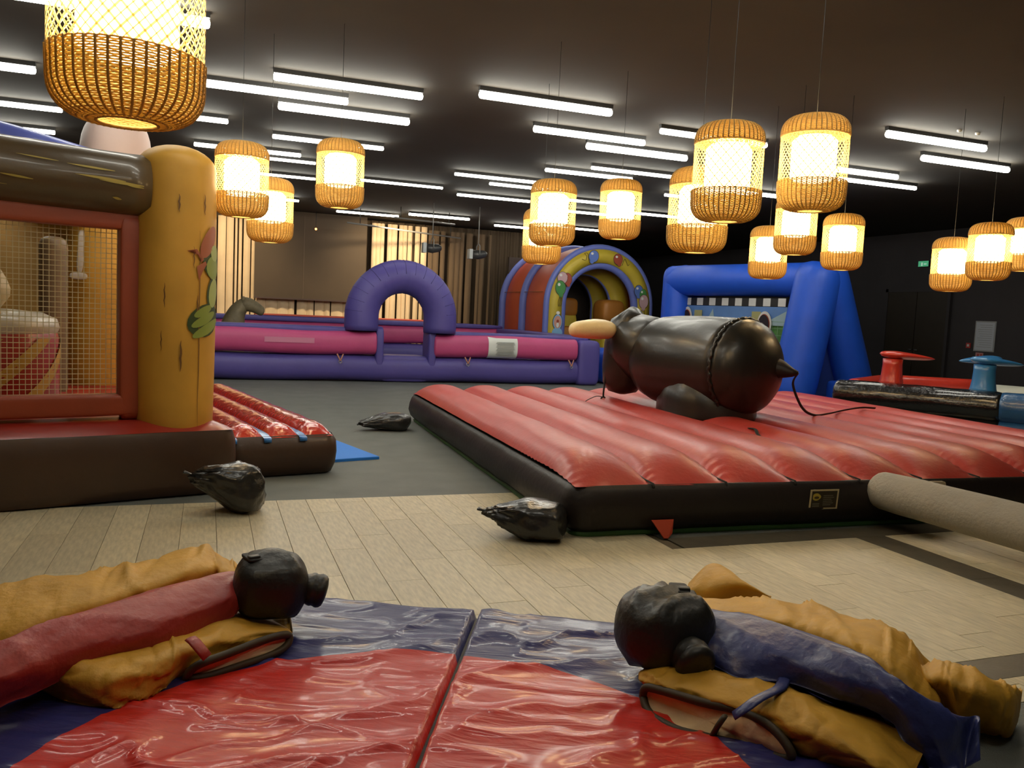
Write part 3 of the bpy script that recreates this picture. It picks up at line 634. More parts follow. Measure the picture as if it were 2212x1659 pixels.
def wig(loc, sx, sy, sz, kn, kr, rz, label, seed):
    V, F = puff(sx, sy, sz, 2.5, 18)
    V = [(x * (1 + .03 * fbm(x * 9 + seed, y * 9, z * 9)) , y * (1 + .03 * fbm(x * 9, y * 9 + seed, z * 9)), max(z * (1 + .20 * max(0, ridge(x * 3 + y * 4 + seed, y * 10 - x * 4, 1)) ** 2), -sz * .46)) for x, y, z in V]
    t = thing('sumo_wig', label, 'wig', loc, rz, 'sumo wigs')
    obj('cap', xf((V, F)), m_wig, t)
    obj('topknot', tube(spline(kn, 14), [kr[0] + (kr[1] - kr[0]) * min(1, i / 6) if i < 12 else kr[1] * (.85 if i == 12 else .5) for i in range(14)], 20,
        mod=lambda t_, a: 1 + .04 * math.sin(t_ * 20)), m_wig, t)
    return t
w1 = wig((.275, 3.665, .265), .32, .30, .27, [(.10, -.01, -.005), (.16, -.02, -.02), (.20, -.025, -.03), (.235, -.03, -.04)], (.052, .072), 0, 'round black sumo wig with topknot pointing right, on the red sashed suit', 2)
w2 = wig((1.735, 2.80, .27), .40, .34, .30, [(.02, -.10, -.03), (.0, -.16, -.04), (-.01, -.21, -.055), (-.015, -.245, -.065)], (.06, .078), .1, 'round black sumo wig with topknot facing the camera, on the navy sashed suit', 6)
for w_, p, r_ in ((w1, (-.075, .0, .130), .3), (w2, (.075, .02, .150), -.5)):
    obj('buckle_strap', xf(puff(.075, .12, .014, 6, 4), p, r_), m_lace, w_)
    obj('buckle', xf(puff(.05, .035, .018, 6, 4), (p[0], p[1] - .03, p[2] + .008), r_), m_hous, w_)
# ------------------------------------------------------------ jungle castle at the left
m_cred = mat('castle dark red vinyl', (.30, .022, .012), .36, .12, 14, .08, 2, coat=.25)
m_cdk = mat('castle dark brown vinyl', (.060, .030, .017), .42, .12, 14, .1, 2, coat=.1)
m_log = mat('brown log vinyl', (.085, .055, .024), .38, .12, 14, .2, 2, coat=.3)
m_tan = mat('tan vinyl', (.42, .33, .18), .5, .12, 14, .1, 2)
m_gold = mat('gold printed streak', (.40, .30, .06), .5)
m_net = mat('pale net cord', (.55, .46, .26), .8)
m_frame = mat('orange red vinyl', (.30, .050, .016), .45, .1, 14, .08, 3)
cas = thing('bouncy_castle', 'yellow pillared bouncy castle with brown log beam and netted window, at the left', 'bouncy castle', (.21, 6.70, 0), math.radians(16))
CW, CL = 3.8, 3.6
def cbase():
    prof = [(-.06, .0), (0, .02), (.02, .10), (.03, .28), (.025, .42), (.0, .50)]
    return xf(skirt(CW, CL, .10, prof, .01, 4), (-CW, 0, 0))
obj('base_wall', cbase(), m_cdk, cas)
def top_floor(u, v):
    x = -CW + u * CW; y = v * CL
    d = min(x + CW, -x, y, CL - y)
    e = 1 - max(0, 1 - d / .25) ** 2
    return (x, y, .50 + .07 * e + .012 * math.sin(v * CL * 2 * PI / .30) * (1 if d > .35 else 0) + .006 * fbm(x, y, 2))
obj('bounce_floor', grid(60, 90, top_floor), m_cred, cas)
def pillar(x, y, r, z0, z1, name='pillar', mt=m_yel):
    prof = []
    for i in range(9): a = PI / 2 * i / 8; prof.append((r * math.sin(a), z1 - r * .62 * (1 - math.cos(a))))
    for i in range(1, 13): t = i / 12; prof.append((r * (1 + .03 * math.sin(t * PI)), (z1 - r * .62) * (1 - t) + (z0 + .04) * t))
    prof.append((r * .97, z0))
    prof.reverse()
    return obj(name, xf(lathe(prof, 40, lambda a, z: 1 + .008 * noise.noise(Vector((math.cos(a) * 2, math.sin(a) * 2, z * 3)))), (x, y, 0)), mt, cas)
PX, PY, PR = -.375, .32, .285
pl = pillar(PX, PY, PR, .50, 2.64)
def on_pillar(pts, off=.004, sub=3):
    """wrap a flat outline (angle in metres along the surface, height) on the front pillar"""
    V = []; n = len(pts)
    cx = sum(p[0] for p in pts) / n; cz = sum(p[1] for p in pts) / n
    rings = [1.0, .66, .33]
    for k in rings:
        for p in pts:
            s, z = cx + (p[0] - cx) * k, cz + (p[1] - cz) * k
            t = (z - .5) / 2.0; r = PR * (1 + .03 * math.sin(min(max(1 - t, 0), 1) * PI)) + off + .006
            a = -PI / 2 + s / PR
            V.append((PX + r * math.cos(a), PY + r * math.sin(a), z))
    s, z = cx, cz; r = PR * 1.03 + off + .005; a = -PI / 2 + s / PR
    V.append((PX + r * math.cos(a), PY + r * math.sin(a), z))
    F = []
    for k in range(2):
        for i in range(n): j = (i + 1) % n; F.append((k * n + i, k * n + j, (k + 1) * n + j, (k + 1) * n + i))
    for i in range(n): F.append((2 * n + i, 2 * n + (i + 1) % n, 3 * n))
    return V, F
def ell(cx, cz, rx, rz, rot=0, n=18, egg=0.0):
    out = []
    for i in range(n):
        a = 2 * PI * i / n; x = rx * math.cos(a) * (1 + egg * math.sin(a)); z = rz * math.sin(a)
        out.append((cx + x * math.cos(rot) - z * math.sin(rot), cz + x * math.sin(rot) + z * math.cos(rot)))
    return out
m_gdk = mat('dark green print', (.03, .055, .012), .5); m_glt = mat('lime green print', (.22, .28, .045), .5)
m_glm = mat('pale green print', (.34, .40, .12), .5); m_rdp = mat('rust red print', (.34, .09, .04), .5)
S0 = .205      # surface position of the print along the pillar, right of its front line
def motif(pts, mt, off):
    pts = [(S0 + (p[0] - S0) * 1.2, 1.55 + (p[1] - 1.55) * 1.12 + .015) for p in pts]
    o = obj('print_motif', on_pillar(pts, off), mt, pl); return o
motif(ell(S0 - .035, 1.345, .135, .105, .55), m_gdk, .002)
motif(ell(S0 - .055, 1.405, .075, .028, .5), m_glt, .004); motif(ell(S0 - .045, 1.35, .105, .030, .5), m_glt, .004); motif(ell(S0 - .02, 1.29, .125, .034, .5), m_glt, .004)
motif(ell(S0 + .03, 1.53, .062, .115, -.15), m_gdk, .003); motif(ell(S0 + .03, 1.53, .048, .100, -.15), m_glm, .005)
motif(ell(S0 + .02, 1.74, .085, .115, .1), m_gdk, .003); motif(ell(S0 + .025, 1.70, .066, .080, .1), m_glt, .005); motif(ell(S0 + .04, 1.80, .045, .055, .1), m_glm, .006)
motif(ell(S0 - .02, 1.87, .05, .12, -.45), m_rdp, .006)
motif([(S0 - .06, 1.75), (S0 - .11, 1.815), (S0 - .17, 1.80), (S0 - .115, 1.795), (S0 - .08, 1.73)], m_rdp, .006)
motif([(S0 - .05, 1.74), (S0 - .11, 1.70), (S0 - .095, 1.61), (S0 - .07, 1.67), (S0 - .04, 1.72)], m_rdp, .006)
for s, z0, z1, w_ in ((.10, .52, 2.0, .006), (-.05, 2.25, 2.12, .010), (.14, 2.27, 2.12, .009), (-.03, .95, 1.18, .012), (.085, 1.35, 1.52, .008), (-.14, 1.42, 1.60, .008), (.055, 1.72, 1.88, .006), (-.16, 1.1, 1.25, .006)):
    n_ = 7
    L_ = [(s + .003 * math.sin(i * 2.1 + z0 * 5) - w_ * math.sin(PI * i / n_) * .5 - .001, z0 + (z1 - z0) * i / n_) for i in range(n_ + 1)]
    R_ = [(p[0] + w_ * (math.sin(PI * i / n_) + .25), p[1]) for i, p in enumerate(L_)]
    V = []; F = []
    for i, (p, q) in enumerate(zip(L_, R_)):
        for t in (p, q):
            tt = (t[1] - .5) / 2.0; r = PR * (1 + .03 * math.sin(min(max(1 - tt, 0), 1) * PI)) + .008; a = -PI / 2 + t[0] / PR
            V.append((PX + r * math.cos(a), PY + r * math.sin(a), t[1]))
    for i in range(n_): F.append((2 * i, 2 * i + 1, 2 * i + 3, 2 * i + 2))
    obj('printed_crack', (V, F), m_crk, pl)
pillar(-3.5, PY, PR, .50, 2.64)
bp_ = pillar(-.42, 3.05, .30, .50, 2.30)
beam = obj('log_beam', tube([(x, PY - .02, 2.315 + .012 * math.sin(x * 2)) for x in [-3.3 + i * .15 for i in range(19)]], .225, 36, mod=lambda t, a: 1 + .02 * noise.noise(Vector((t * 8, math.cos(a) * 2, math.sin(a) * 2)))), m_log, cas)
for x0, x1, an, w_ in ((-1.15, -.85, .30, .012), (-1.1, -.78, .02, .014), (-.95, -.66, -.06, .016), (-1.55, -1.35, -.25, .012), (-.86, -.8, -.55, .016), (-2.1, -1.7, .12, .010), (-1.45, -1.2, .38, .008), (-.78, -.66, -.12, .012), (-2.0, -1.5, -.5, .007)):
    V = []; F = []
    for i in range(9):
        x = x0 + (x1 - x0) * i / 8; w2_ = w_ * math.sin(PI * (i + .3) / 9); a0 = an - .05 * i / 8
        for e in (-1, 1):
            a = a0 + e * w2_ / .225 * .6; r = .2325
            V.append((x, PY - .02 - r * math.cos(a), 2.315 + .012 * math.sin(x * 2) + r * math.sin(a)))
    for i in range(8): F.append((2 * i, 2 * i + 1, 2 * i + 3, 2 * i + 2))
    obj('printed_streak', (V, F), m_gold, beam)
obj('window_frame', merge(xf(puff(2.9, .14, .14, 8, 8), (-2.0, PY, 2.04)), xf(puff(.16, .16, 1.52, 8, 8), (-.70, PY, 1.33)), xf(puff(2.9, .16, .16, 8, 8), (-2.0, PY, .68))), m_frame, cas)
nt_ = []
for i in range(68): x = -.78 - i * .037; nt_.append(box(x - .0022, x + .0022, PY + .03, PY + .036, .74, 1.98))
for i in range(34): z = .76 + i * .037; nt_.append(box(-3.3, -.76, PY + .03, PY + .036, z - .0022, z + .0022))
o = obj('window_net', merge(*nt_), m_net, cas, False); o['kind'] = 'stuff'
obj('back_wall', xf(puff(3.2, .16, 1.8, 12, 10), (-2.15, 3.42, 1.4)), mat('ochre back wall vinyl', (.36, .22, .05), .5, .1, 12, .2, 2), cas)
for x_ in (-2.9, -2.2, -1.5): obj('back_tube', sausage((x_, 3.25, .55), (x_, 3.25, 2.3), .16, 16, 4), m_tan, cas)
obj('cap_beam', xf(puff(.95, .5, .30, 6, 8), (-.55, 3.0, 2.36)), m_log, cas)
obj('pale_dome', xf(puff(.66, .60, .95, 2.6, 12), (-.30, 3.0, 2.86)), mat('pale pink vinyl', (.55, .42, .38), .55, .1, 8, .06, 2), cas)
obj('roof_tube', tube([(-3.4, .9, 2.84), (-2.2, .8, 2.70), (-1.4, .7, 2.56), (-.75, .6, 2.42)], .12, 20), mat('pale blue vinyl', (.13, .17, .62), .35, .1, 12, .1, 3, coat=.3), cas)
drum = obj('drum', xf(lathe([(.02, .52), (.50, .53), (.545, .60), (.55, .85), (.545, 1.10), (.53, 1.16)], 36), (-1.55, 1.55, 0)), m_cred, cas)
obj('drum_top', xf(lathe([(.53, 1.155), (.55, 1.20), (.53, 1.27), (.42, 1.32), (.2, 1.34), (.01, 1.345)], 36), (-1.55, 1.55, 0)), mat('grey tan vinyl', (.42, .38, .30), .45, .1, 12, .1, 3, coat=.3), drum)
obj('drum_foot', xf(lathe([(.50, .515), (.575, .53), (.57, .60), (.54, .61)], 36), (-1.55, 1.55, 0)), mat('dark blue vinyl', (.03, .07, .14), .4), drum)
obj('slide_arm', tube(spline([(-2.9, 1.7, 2.05), (-2.2, 1.6, 1.95), (-1.75, 1.55, 1.62), (-1.5, 1.55, 1.30)], 20), [.34, .34, .33, .33, .32, .32, .31, .31, .31, .30, .30, .30, .29, .29, .28, .27, .26, .24, .2, .1], 26), m_tan, cas)
obj('inner_post', sausage((-.95, 2.3, .52), (-.95, 2.3, 2.0), .12, 16, 4), mat('brown vinyl', (.16, .10, .05), .45, .1, 14, .15, 2), cas)
obj('printed_sword', merge(xf(puff(.06, .02, .42, 4, 6), (-.66, 2.74, 1.90), 0, 0, .05), xf(puff(.16, .03, .07, 3, 6), (-.68, 2.73, 1.66))), mat('silver gold print', (.38, .34, .30), .5), cas)
# diagonal stripes on the drum
for k_ in range(3):
    V = []; F = []
    for i in range(13):
        a = -PI * .85 + i * .085 + k_ * .75; z = .64 + i * .040
        for e in (0, .26):
            V.append((-1.55 + .556 * math.cos(a + e), 1.55 + .556 * math.sin(a + e), z))
    for i in range(12): F.append((2 * i, 2 * i + 1, 2 * i + 3, 2 * i + 2))
    obj('printed_stripe', (V, F), mat('ochre stripe print', (.42, .24, .03), .5), drum)

# striped landing pad beside the castle
padt = thing('landing_pad', 'glossy red inflatable landing pad with thin blue stripes and dark brown sides, beside the castle', 'inflatable pad', (1.08, 7.36, 0), math.radians(12.6))
m_gred = mat('glossy red vinyl', (.55, .04, .025), .18, .5, 18, .06, 3, coat=1.0)
GW, GL = .92, 3.9
def gskirt(): return xf(skirt(GW, GL, .09, [(-.06, .0), (-.01, .02), (.03, .10), (.04, .20), (.03, .30), (-.01, .36)], .01, 8), (-GW, 0, 0))
obj('side_wall', gskirt(), m_cdk, padt)
tw = GW / 3
for i in range(3):
    def fn(u, v, i=i):
        y = v * GL; d = min(y, GL - y); e = 1 - max(0, 1 - d / .22) ** 2.2
        q = abs(2 * u - 1); x = -GW + tw * i + .028 + u * (tw - .056)
        return (x, y, .345 + e * (.03 + .075 * (1 - q ** 2.2) ** .7) + .007 * fbm(x * 8, y * 5, i) * e)
    obj('air_tube', grid(12, 90, fn), m_gred, padt)
for i in (0, 1, 2):
    x = -GW + tw * (i + 0) if i else -GW + .02
    obj('blue_stripe', merge(grid(2, 40, lambda u, v, x=x: (x - .032 + u * .064, -.022 + v * GL, .352 + .022 * min(1, v * 30))), box(x - .030, x + .030, -.044, -.02, .315, .352)), mat('sky blue vinyl', (.05, .22, .62), .3, coat=.4), padt)
solo('floor_mat', bevbox(0, 1.1, 0, 1.1, 0, .03, .006), mat('bright blue foam', (.02, .22, .80), .6, .05, 40), 'bright blue foam floor mat poking out behind the red landing pad', 'floor mat', smooth=False)
fm = bpy.data.objects['floor_mat']; fm.rotation_euler = (0, 0, math.radians(15)); fm.location = (.54, 7.72, .004)

# ------------------------------------------------------------ purple and pink play pen with arch
pen = thing('play_pen', 'long purple and pink inflatable play pen with round arch entrance, at the back', 'inflatable pen', (3.6, 16.3, 0))
def P(name, m, mt, label=None, par=None): return obj(name, m, mt, par or pen, world=True, label=label)
D = 5.7; Yb = 16.3 + D
def sqm(t, a, k=2.9): return (abs(math.cos(a)) ** k + abs(math.sin(a)) ** k) ** (-1 / k)
def bolster(x0, x1, yc, zc, ry, rz, cap=.10):
    n = 30; m = sausage((x0, 0, 0), (x1, 0, 0), ry, 24, n, 3.0, rz / ry, (0, 0, 1), sqm, cap)
    return [(v[0], v[1] + yc, v[2] + zc + .012 * math.sin(v[0] * 2.3 + zc * 9)) for v in m[0]], m[1]
P('base_tube', bolster(-3.05, 7.98, 16.58, .272, .31, .262), m_pur)
P('base_tube', bolster(-3.05, 7.95, Yb, .272, .31, .262), m_pur)
for x_ in (7.70,): P('base_tube', xf(puff(.60, D - .3, .53, 6, 14), (x_ - .05, 16.3 + D / 2 + .1, .265)), m_pur)
P('wall_tube', bolster(-2.95, 3.15, 16.45, .765, .23, .232, .06), m_pnk, 'pink front wall tube')
P('wall_tube', bolster(4.29, 7.50, 16.45, .770, .23, .232, .06), m_pnk, 'pink front wall tube')
P('wall_cap', xf(puff(6.10, .50, .16, 5, 12), (.10, 16.62, .995)), m_pur)
P('wall_cap', xf(puff(3.60, .50, .16, 5, 12), (6.0, 16.62, .975)), m_pur)
P('corner_post', xf(puff(.52, .62, .98, 7, 12), (7.76, 16.52, .49)), m_pur)
for s in (3.20, 4.27): P('gate_post', xf(puff(.17, .55, .98, 6, 10), (s, 16.55, .62)), m_pur)
P('threshold', xf(puff(1.0, .6, .54, 8, 8), (3.73, 16.62, .275)), m_pur)
P('wall_tube', bolster(-3, 7.8, Yb, .80, .23, .25), m_pnk)
P('wall_cap', xf(puff(10.8, .46, .14, 5, 12), (2.35, Yb, 1.08)), m_pur)
P('wall_cap', xf(puff(5.0, .2, .05, 5, 12), (3.6, Yb + .2, 1.17)), mat('painted orange light', (.75, .12, .06), .5))  # orange light along the far wall top, painted as a strip
P('wall_tube', xf(puff(.44, D - .5, .46, 7, 14), (7.68, 16.3 + D / 2, .77)), m_pnk)
P('wall_cap', xf(puff(.50, D - .3, .15, 5, 12), (7.68, 16.3 + D / 2, .985)), m_pur)
AR, AT = .80, .335
ap = [(3.645 - AR * 1.0 , 16.45, 1.02), (3.645 - AR * 1.0, 16.45, 1.12), (3.645 - AR, 16.45, 1.22)]
ap += [(3.645 - AR * math.cos(a), 16.45, 1.30 + AR * 1.02 * math.sin(a)) for a in [PI * i / 48 for i in range(49)]]
ap += [(3.645 + AR, 16.45, 1.22), (3.645 + AR, 16.45, 1.12), (3.645 + AR, 16.45, 1.02)]
P('arch', tube(ap, AT, 28, up=(0, 1, 0), mod=lambda t, a: 1 - .018 * max(0, math.cos(t * PI * 2 * 16)) ** 8), m_pur, 'purple entrance arch')
for i in range(15):
    a = PI * (i + .5) / 15; c = Vector((3.645 - AR * math.cos(a), 16.45, 1.30 + AR * 1.02 * math.sin(a))); rd = Vector((-math.cos(a), 0, math.sin(a)))
    loop = [tuple(c + rd * (AT * .995) * math.cos(q) + Vector((0, 1, 0)) * (AT * .995) * math.sin(q)) for q in [PI * .55 + j * PI * .9 / 10 - PI for j in range(11)]]
    P('arch_seam', tube(loop, .006, 5), mat('dark purple seam', (.06, .045, .2), .6))
pn = P('instruction_panel', grid(6, 12, lambda u, v: (5.44 + u * .64, 16.45 - (.245 * sqm(0, (v - .5) * 2.5)) * math.cos((v - .5) * 2.5), .77 + (.245 * sqm(0, (v - .5) * 2.5)) * math.sin((v - .5) * 2.5) * .95)), m_paper)
P('print_lines', merge(*[box(5.60 + .05 * ((k * 7) % 3) / 3, 6.02 - .05 * ((k * 5) % 4) / 4, 16.190, 16.206, .63 + k * .025, .634 + k * .025) for k in range(11)]), m_ink, par=pn)
P('faded_label', grid(6, 3, lambda u, v: (1.0 + u * .92, 16.211, .745 + v * .10)), mat('faded pink label', (.62, .22, .36), .6))
for x_ in (2.42, 5.01, 7.33):
    h = P('strap', merge(tube([(x_ - .06, 16.25, .55), (x_, 16.20, .42)], .014, 6), tube([(x_ + .06, 16.25, .55), (x_, 16.20, .42)], .014, 6)), mat('peach webbing', (.55, .25, .16), .6))
    P('ring', tube([(x_ + .03 * math.cos(a), 16.21, .405 + .03 * math.sin(a)) for a in [2 * PI * i / 14 for i in range(14)]], .008, 6, closed=True), m_steel, par=h)
# animal head showing over the pen wall
an = thing('inflatable_camel', 'greyish tan inflatable animal head poking over the far pen wall, left of the arch', 'inflatable animal', (.75, 19.6, 0))
m_cam = mat('grey tan vinyl dull', (.20, .16, .09), .6, .3, 14, .25, 6)
obj('neck', tube(spline([(.46, 19.75, .02), (.50, 19.75, .7), (.58, 19.75, 1.15), (.72, 19.75, 1.36), (.85, 19.75, 1.38)], 20), [.30] * 6 + [.28, .26, .24, .22, .20, .19, .18, .17, .17, .165, .16, .15, .14, .12], 20), m_cam, an, world=True)
obj('head', tube(spline([(.66, 19.75, 1.37), (.82, 19.74, 1.41), (.98, 19.73, 1.36), (1.12, 19.72, 1.28), (1.2, 19.72, 1.25)], 14), [.04, .12, .16, .165, .16, .15, .14, .13, .12, .115, .11, .10, .08, .03], 18), m_cam, an, world=True)
for s in (-1, 1): obj('ear', xf(puff(.07, .05, .12, 3, 6), (.74, 19.75 + s * .11, 1.53)), m_cam, an, world=True)

# ------------------------------------------------------------ obstacle tunnel
tn = thing('obstacle_tunnel', 'orange red tunnel with yellow balloon printed entrance arch and blue ribs, behind the pen', 'inflatable tunnel', (9.66, 19.7, 0), math.radians(3)); tn.scale = (1.065, 1.065, 1.065)
m_or = mat('orange red panel', (.46, .07, .025), .5, .1, 12, .08, 2); m_ty = mat('warm yellow vinyl', (.50, .38, .035), .5, .1, 12, .08, 2)
m_tb = mat('slate blue vinyl', (.13, .17, .50), .5, .1, 12, .06, 2); m_to = mat('orange vinyl', (.36, .14, .02), .5, .1, 12, .1, 2)
RO, RI, ZC = 1.45, 1.02, 1.66
def archpath(r, y, n=30, zb=.02, zc=ZC): return [(-r, y, zb), (-r, y, zb + (zc - zb) * .33), (-r, y, zb + (zc - zb) * .67)] + [(-r * math.cos(PI * i / n), y, zc + r * math.sin(PI * i / n)) for i in range(n + 1)] + [(r, y, zb + (zc - zb) * .67), (r, y, zb + (zc - zb) * .33), (r, y, zb)]
def shell(r, y0, y1, bulge=0.0, n=30):
    V = []; F = []; m = 7
    for j in range(m):
        t = j / (m - 1); rr_ = r + bulge * math.sin(PI * t)
        V += archpath(rr_, y0 + (y1 - y0) * t, n)
    L_ = len(archpath(1, 0, n))
    for j in range(m - 1):
        for i in range(L_ - 1): F.append((j * L_ + i, j * L_ + i + 1, (j + 1) * L_ + i + 1, (j + 1) * L_ + i))
    return V, F
def face(y, ro, ri, th=.12):
    A = archpath(ro, y); B = archpath(ri, y); A2 = archpath(ro, y + th); B2 = archpath(ri, y + th); n = len(A)
    M_ = [((a[0] + b[0]) / 2, y - .05, (a[2] + b[2]) / 2) for a, b in zip(A, B)]
    V = A + M_ + B + B2 + A2; F = []
    for r in range(5):
        s0, s1 = r * n, ((r + 1) % 5) * n
        for i in range(n - 1): F.append((s0 + i, s0 + i + 1, s1 + i + 1, s1 + i))
    return V, F
fc = obj('front_arch', face(0, RO - .05, RI + .05), m_ty, tn)
obj('rib', tube(archpath(RO, .08), .075, 12, up=(0, 1, 0)), m_tb, tn); obj('rib', tube(archpath(RI, .12), .10, 12, up=(0, 1, 0)), m_tb, tn)
for y0, y1, q in ((.1, 1.35, 0), (1.5, 2.7, 1)):
    obj('roof_panel', shell(RO - .03, y0, y1, .07), m_or, tn)
for y_ in (1.42, 2.78): obj('rib', tube(archpath(RO + .02, y_), .10, 12, up=(0, 1, 0)), m_tb, tn)
obj('seam', merge(tube([(-RO - .045, .2, 1.95), (-RO - .06, .8, 1.95), (-RO - .045, 1.3, 1.95)], .008, 5), tube([(-RO - .03, 1.55, 1.95), (-RO - .05, 2.1, 1.95), (-RO - .03, 2.65, 1.95)], .008, 5)), m_crk, tn)
for y_, c_ in ((.9, 0), (1.9, 0)):
    obj('inner_arch', face(y_, RO - .12, RI - .20, .25), m_ty, tn); obj('rib', tube(archpath(RI - .17, y_ + .1), .06, 10, up=(0, 1, 0)), m_tb, tn)
obj('end_wall', box(-RO + .1, RO - .1, 2.75, 2.85, .05, 2.9), mat('dark vinyl', (.03, .02, .015), .6), tn, False)
for x_, y_, z_, r_, h_ in ((-.25, 1.4, 1.62, .26, .5), (.62, .7, 1.55, .34, .62), (-.72, .5, .85, .26, .6)): obj('bump_roller', xf(puff(r_ * 2, r_ * 2, h_, 4, 10), (x_, y_, z_)), m_to, tn)
for x_, y_ in ((.62, .7), (-.25, 1.4)): obj('pop_up_post', xf(puff(.5, .5, 1.5, 5, 10), (x_, y_, .78)), m_ty, tn)
pb = obj('entrance_block', xf(puff(1.25, 2.2, .72, 7, 12), (-.78, -2.15, .36)), m_blu, tn)
# flat prints on the arch face
def disc(cx, cz, rx, rz, mt, lv=0, n=20, rot=0, par=None, nm='print_motif'):
    V = [(x, -.052 - .004 * lv, z) for x, z in ell(cx, cz, rx, rz, rot, n)]
    # keep the print just in front of the crowned face
    return obj(nm, (V, [tuple(range(n))]), mt, par or fc, False)
def squig(pts, mt, w_=.012): return obj('print_motif', tube(spline([(x, -.058, z) for x, z in pts], 24), w_, 5, flat=.3), mt, fc)
c_bl = mat('blue balloon print', (.10, .18, .50), .5); c_rd = mat('red balloon print', (.32, .06, .03), .5); c_pk = mat('pink balloon print', (.52, .34, .36), .5); c_gn = mat('green balloon print', (.06, .24, .06), .5)
c_wh = mat('white highlight print', (.7, .7, .66), .5); c_dk = mat('dark outline print', (.05, .035, .02), .5); c_sk = mat('skin tone print', (.58, .30, .22), .5); c_lb = mat('light blue print', (.20, .40, .62), .5)
def balloon(cx, cz, rx, rz, c_, rot=0, lv=0):
    disc(cx, cz, rx + .012, rz + .012, c_dk, lv, rot=rot); disc(cx, cz, rx, rz, c_, lv + .7, rot=rot)
    ex, ez = cx + math.sin(rot) * rz * 1.0, cz - math.cos(rot) * rz * 1.0
    disc(ex, ez, rx * .42, rz * .35, c_, lv + .6, rot=rot)
    disc(cx - rx * .35, cz + rz * .45, rx * .28, rz * .22, c_wh, lv + 1.2, 12)
balloon(-.30, 2.87, .13, .14, c_bl, -.35); balloon(.38, 2.84, .12, .13, c_rd, .35)
squig([(-.62, 2.78), (-.52, 2.76), (-.50, 2.86), (-.56, 2.92), (-.48, 2.93), (-.44, 2.78), (-.40, 2.70)], c_dk)
squig([(.50, 2.70), (.56, 2.86), (.62, 2.78), (.66, 2.70), (.70, 2.74)], c_dk)
balloon(-.98, 2.28, .11, .14, c_rd, .2); balloon(-1.12, 2.30, .13, .14, c_pk, 0, 1.2); balloon(-1.16, 2.06, .13, .17, c_gn, .1, 2.4)
squig([(-1.16, 1.86), (-1.20, 1.74), (-1.19, 1.62)], c_dk); squig([(-1.14, 1.86), (-1.15, 1.74), (-1.17, 1.62)], c_dk); squig([(-1.13, 1.86), (-1.11, 1.74), (-1.13, 1.62)], c_dk)
balloon(1.02, 2.10, .12, .14, c_bl, 0); balloon(1.15, 2.02, .10, .13, c_gn, 0, .6); balloon(1.18, 1.84, .13, .17, c_pk, 0, 1.8)
squig([(1.16, 1.64), (1.09, 1.56), (1.12, 1.46), (1.20, 1.42)], c_dk); squig([(1.2, 1.64), (1.22, 1.5), (1.20, 1.40)], c_dk)
for sx in (-1.19, 1.20):
    disc(sx, 1.24, .135, .20, c_dk, 0); disc(sx, 1.24, .122, .185, c_lb, .8); disc(sx, 1.24, .10, .15, c_sk, 1.6); disc(sx, 1.26, .035, .04, c_rd, 2.4); disc(sx, 1.17, .035, .06, c_wh, 2.4)
    disc(sx, .98, .14, .13, c_lb, .9); disc(sx, .84, .14, .10, c_sk, 1.7); disc(sx, .72, .15, .11, c_dk, 1.0); disc(sx, 1.46, .05, .04, c_wh, 1.2)

# ------------------------------------------------------------ blue football goal
go = thing('football_goal', 'royal blue inflatable football goal with chequered target sheet', 'inflatable goal', (10.6, 14.9, 0))
def G(name, m, mt, label=None, par=None, smooth=True): return obj(name, m, mt, par or go, smooth, world=True, label=label)
wob = lambda t, a: 1 + .012 * noise.noise(Vector((t * 6, math.cos(a), math.sin(a))))
G('post', sausage((10.10, 16.75, 0), (10.12, 16.72, 2.75), .33, 22, 8, mod=wob), m_blu)
G('post', sausage((10.62, 13.15, 0), (10.98, 12.98, 2.74), .43, 24, 8, mod=wob), m_blu)
G('crossbeam', sausage((10.06, 16.95, 2.42), (11.06, 12.62, 2.40), .34, 24, 10, mod=wob), m_blu)
G('rear_brace', sausage((11.05, 12.95, 2.70), (12.35, 13.20, 0), .36, 24, 8, mod=wob), m_blu)
G('rear_brace', sausage((10.15, 16.8, 2.70), (11.9, 17.1, 0), .34, 24, 8, mod=wob), m_blu)
G('side_panel', ([(10.70, 13.2, .05), (12.3, 13.35, .05), (11.1, 13.08, 2.3), (10.72, 13.26, .05), (12.28, 13.41, .05), (11.1, 13.14, 2.3)], [(0, 1, 2), (3, 5, 4), (0, 3, 4, 1), (1, 4, 5, 2), (2, 5, 3, 0)]), mat('dark blue panel', (.02, .05, .28), .6), None, None, False)
G('foot_block', xf(puff(.42, .95, .50, 6, 10), (11.28, 12.45, .25), math.radians(-22)), m_blu)
G('foot_block', xf(puff(.42, .55, .44, 6, 10), (11.58, 11.72, .22), math.radians(-22)), m_red, 'red foot block')
# target sheet hung in the goal mouth, built flat: s runs from the far post to the near post
A_ = Vector((10.22, 16.55, 0)); B_ = Vector((10.62, 13.42, 0)); dS = (B_ - A_).normalized(); nS = Vector((dS.y, -dS.x, 0)); WS = (B_ - A_).length
if nS.x > 0: nS = -nS
def sheet(name, s0, s1, z0, z1, mt, lv=0, par=None, nx=2):
    V = [];
    for z in (z0, z1):
        for i in range(nx): s = s0 + (s1 - s0) * i / (nx - 1); V.append(tuple(A_ + dS * s + nS * (.012 * lv) + Vector((0, 0, z))))
    F = [(i, i + 1, nx + i + 1, nx + i) for i in range(nx - 1)]
    return G(name, (V, F), mt, None, par, False)
def sheet_poly(name, pts, mt, lv, par): return G(name, ([tuple(A_ + dS * s + nS * (.012 * lv) + Vector((0, 0, z))) for s, z in pts], [tuple(range(len(pts)))]), mt, None, par, False)
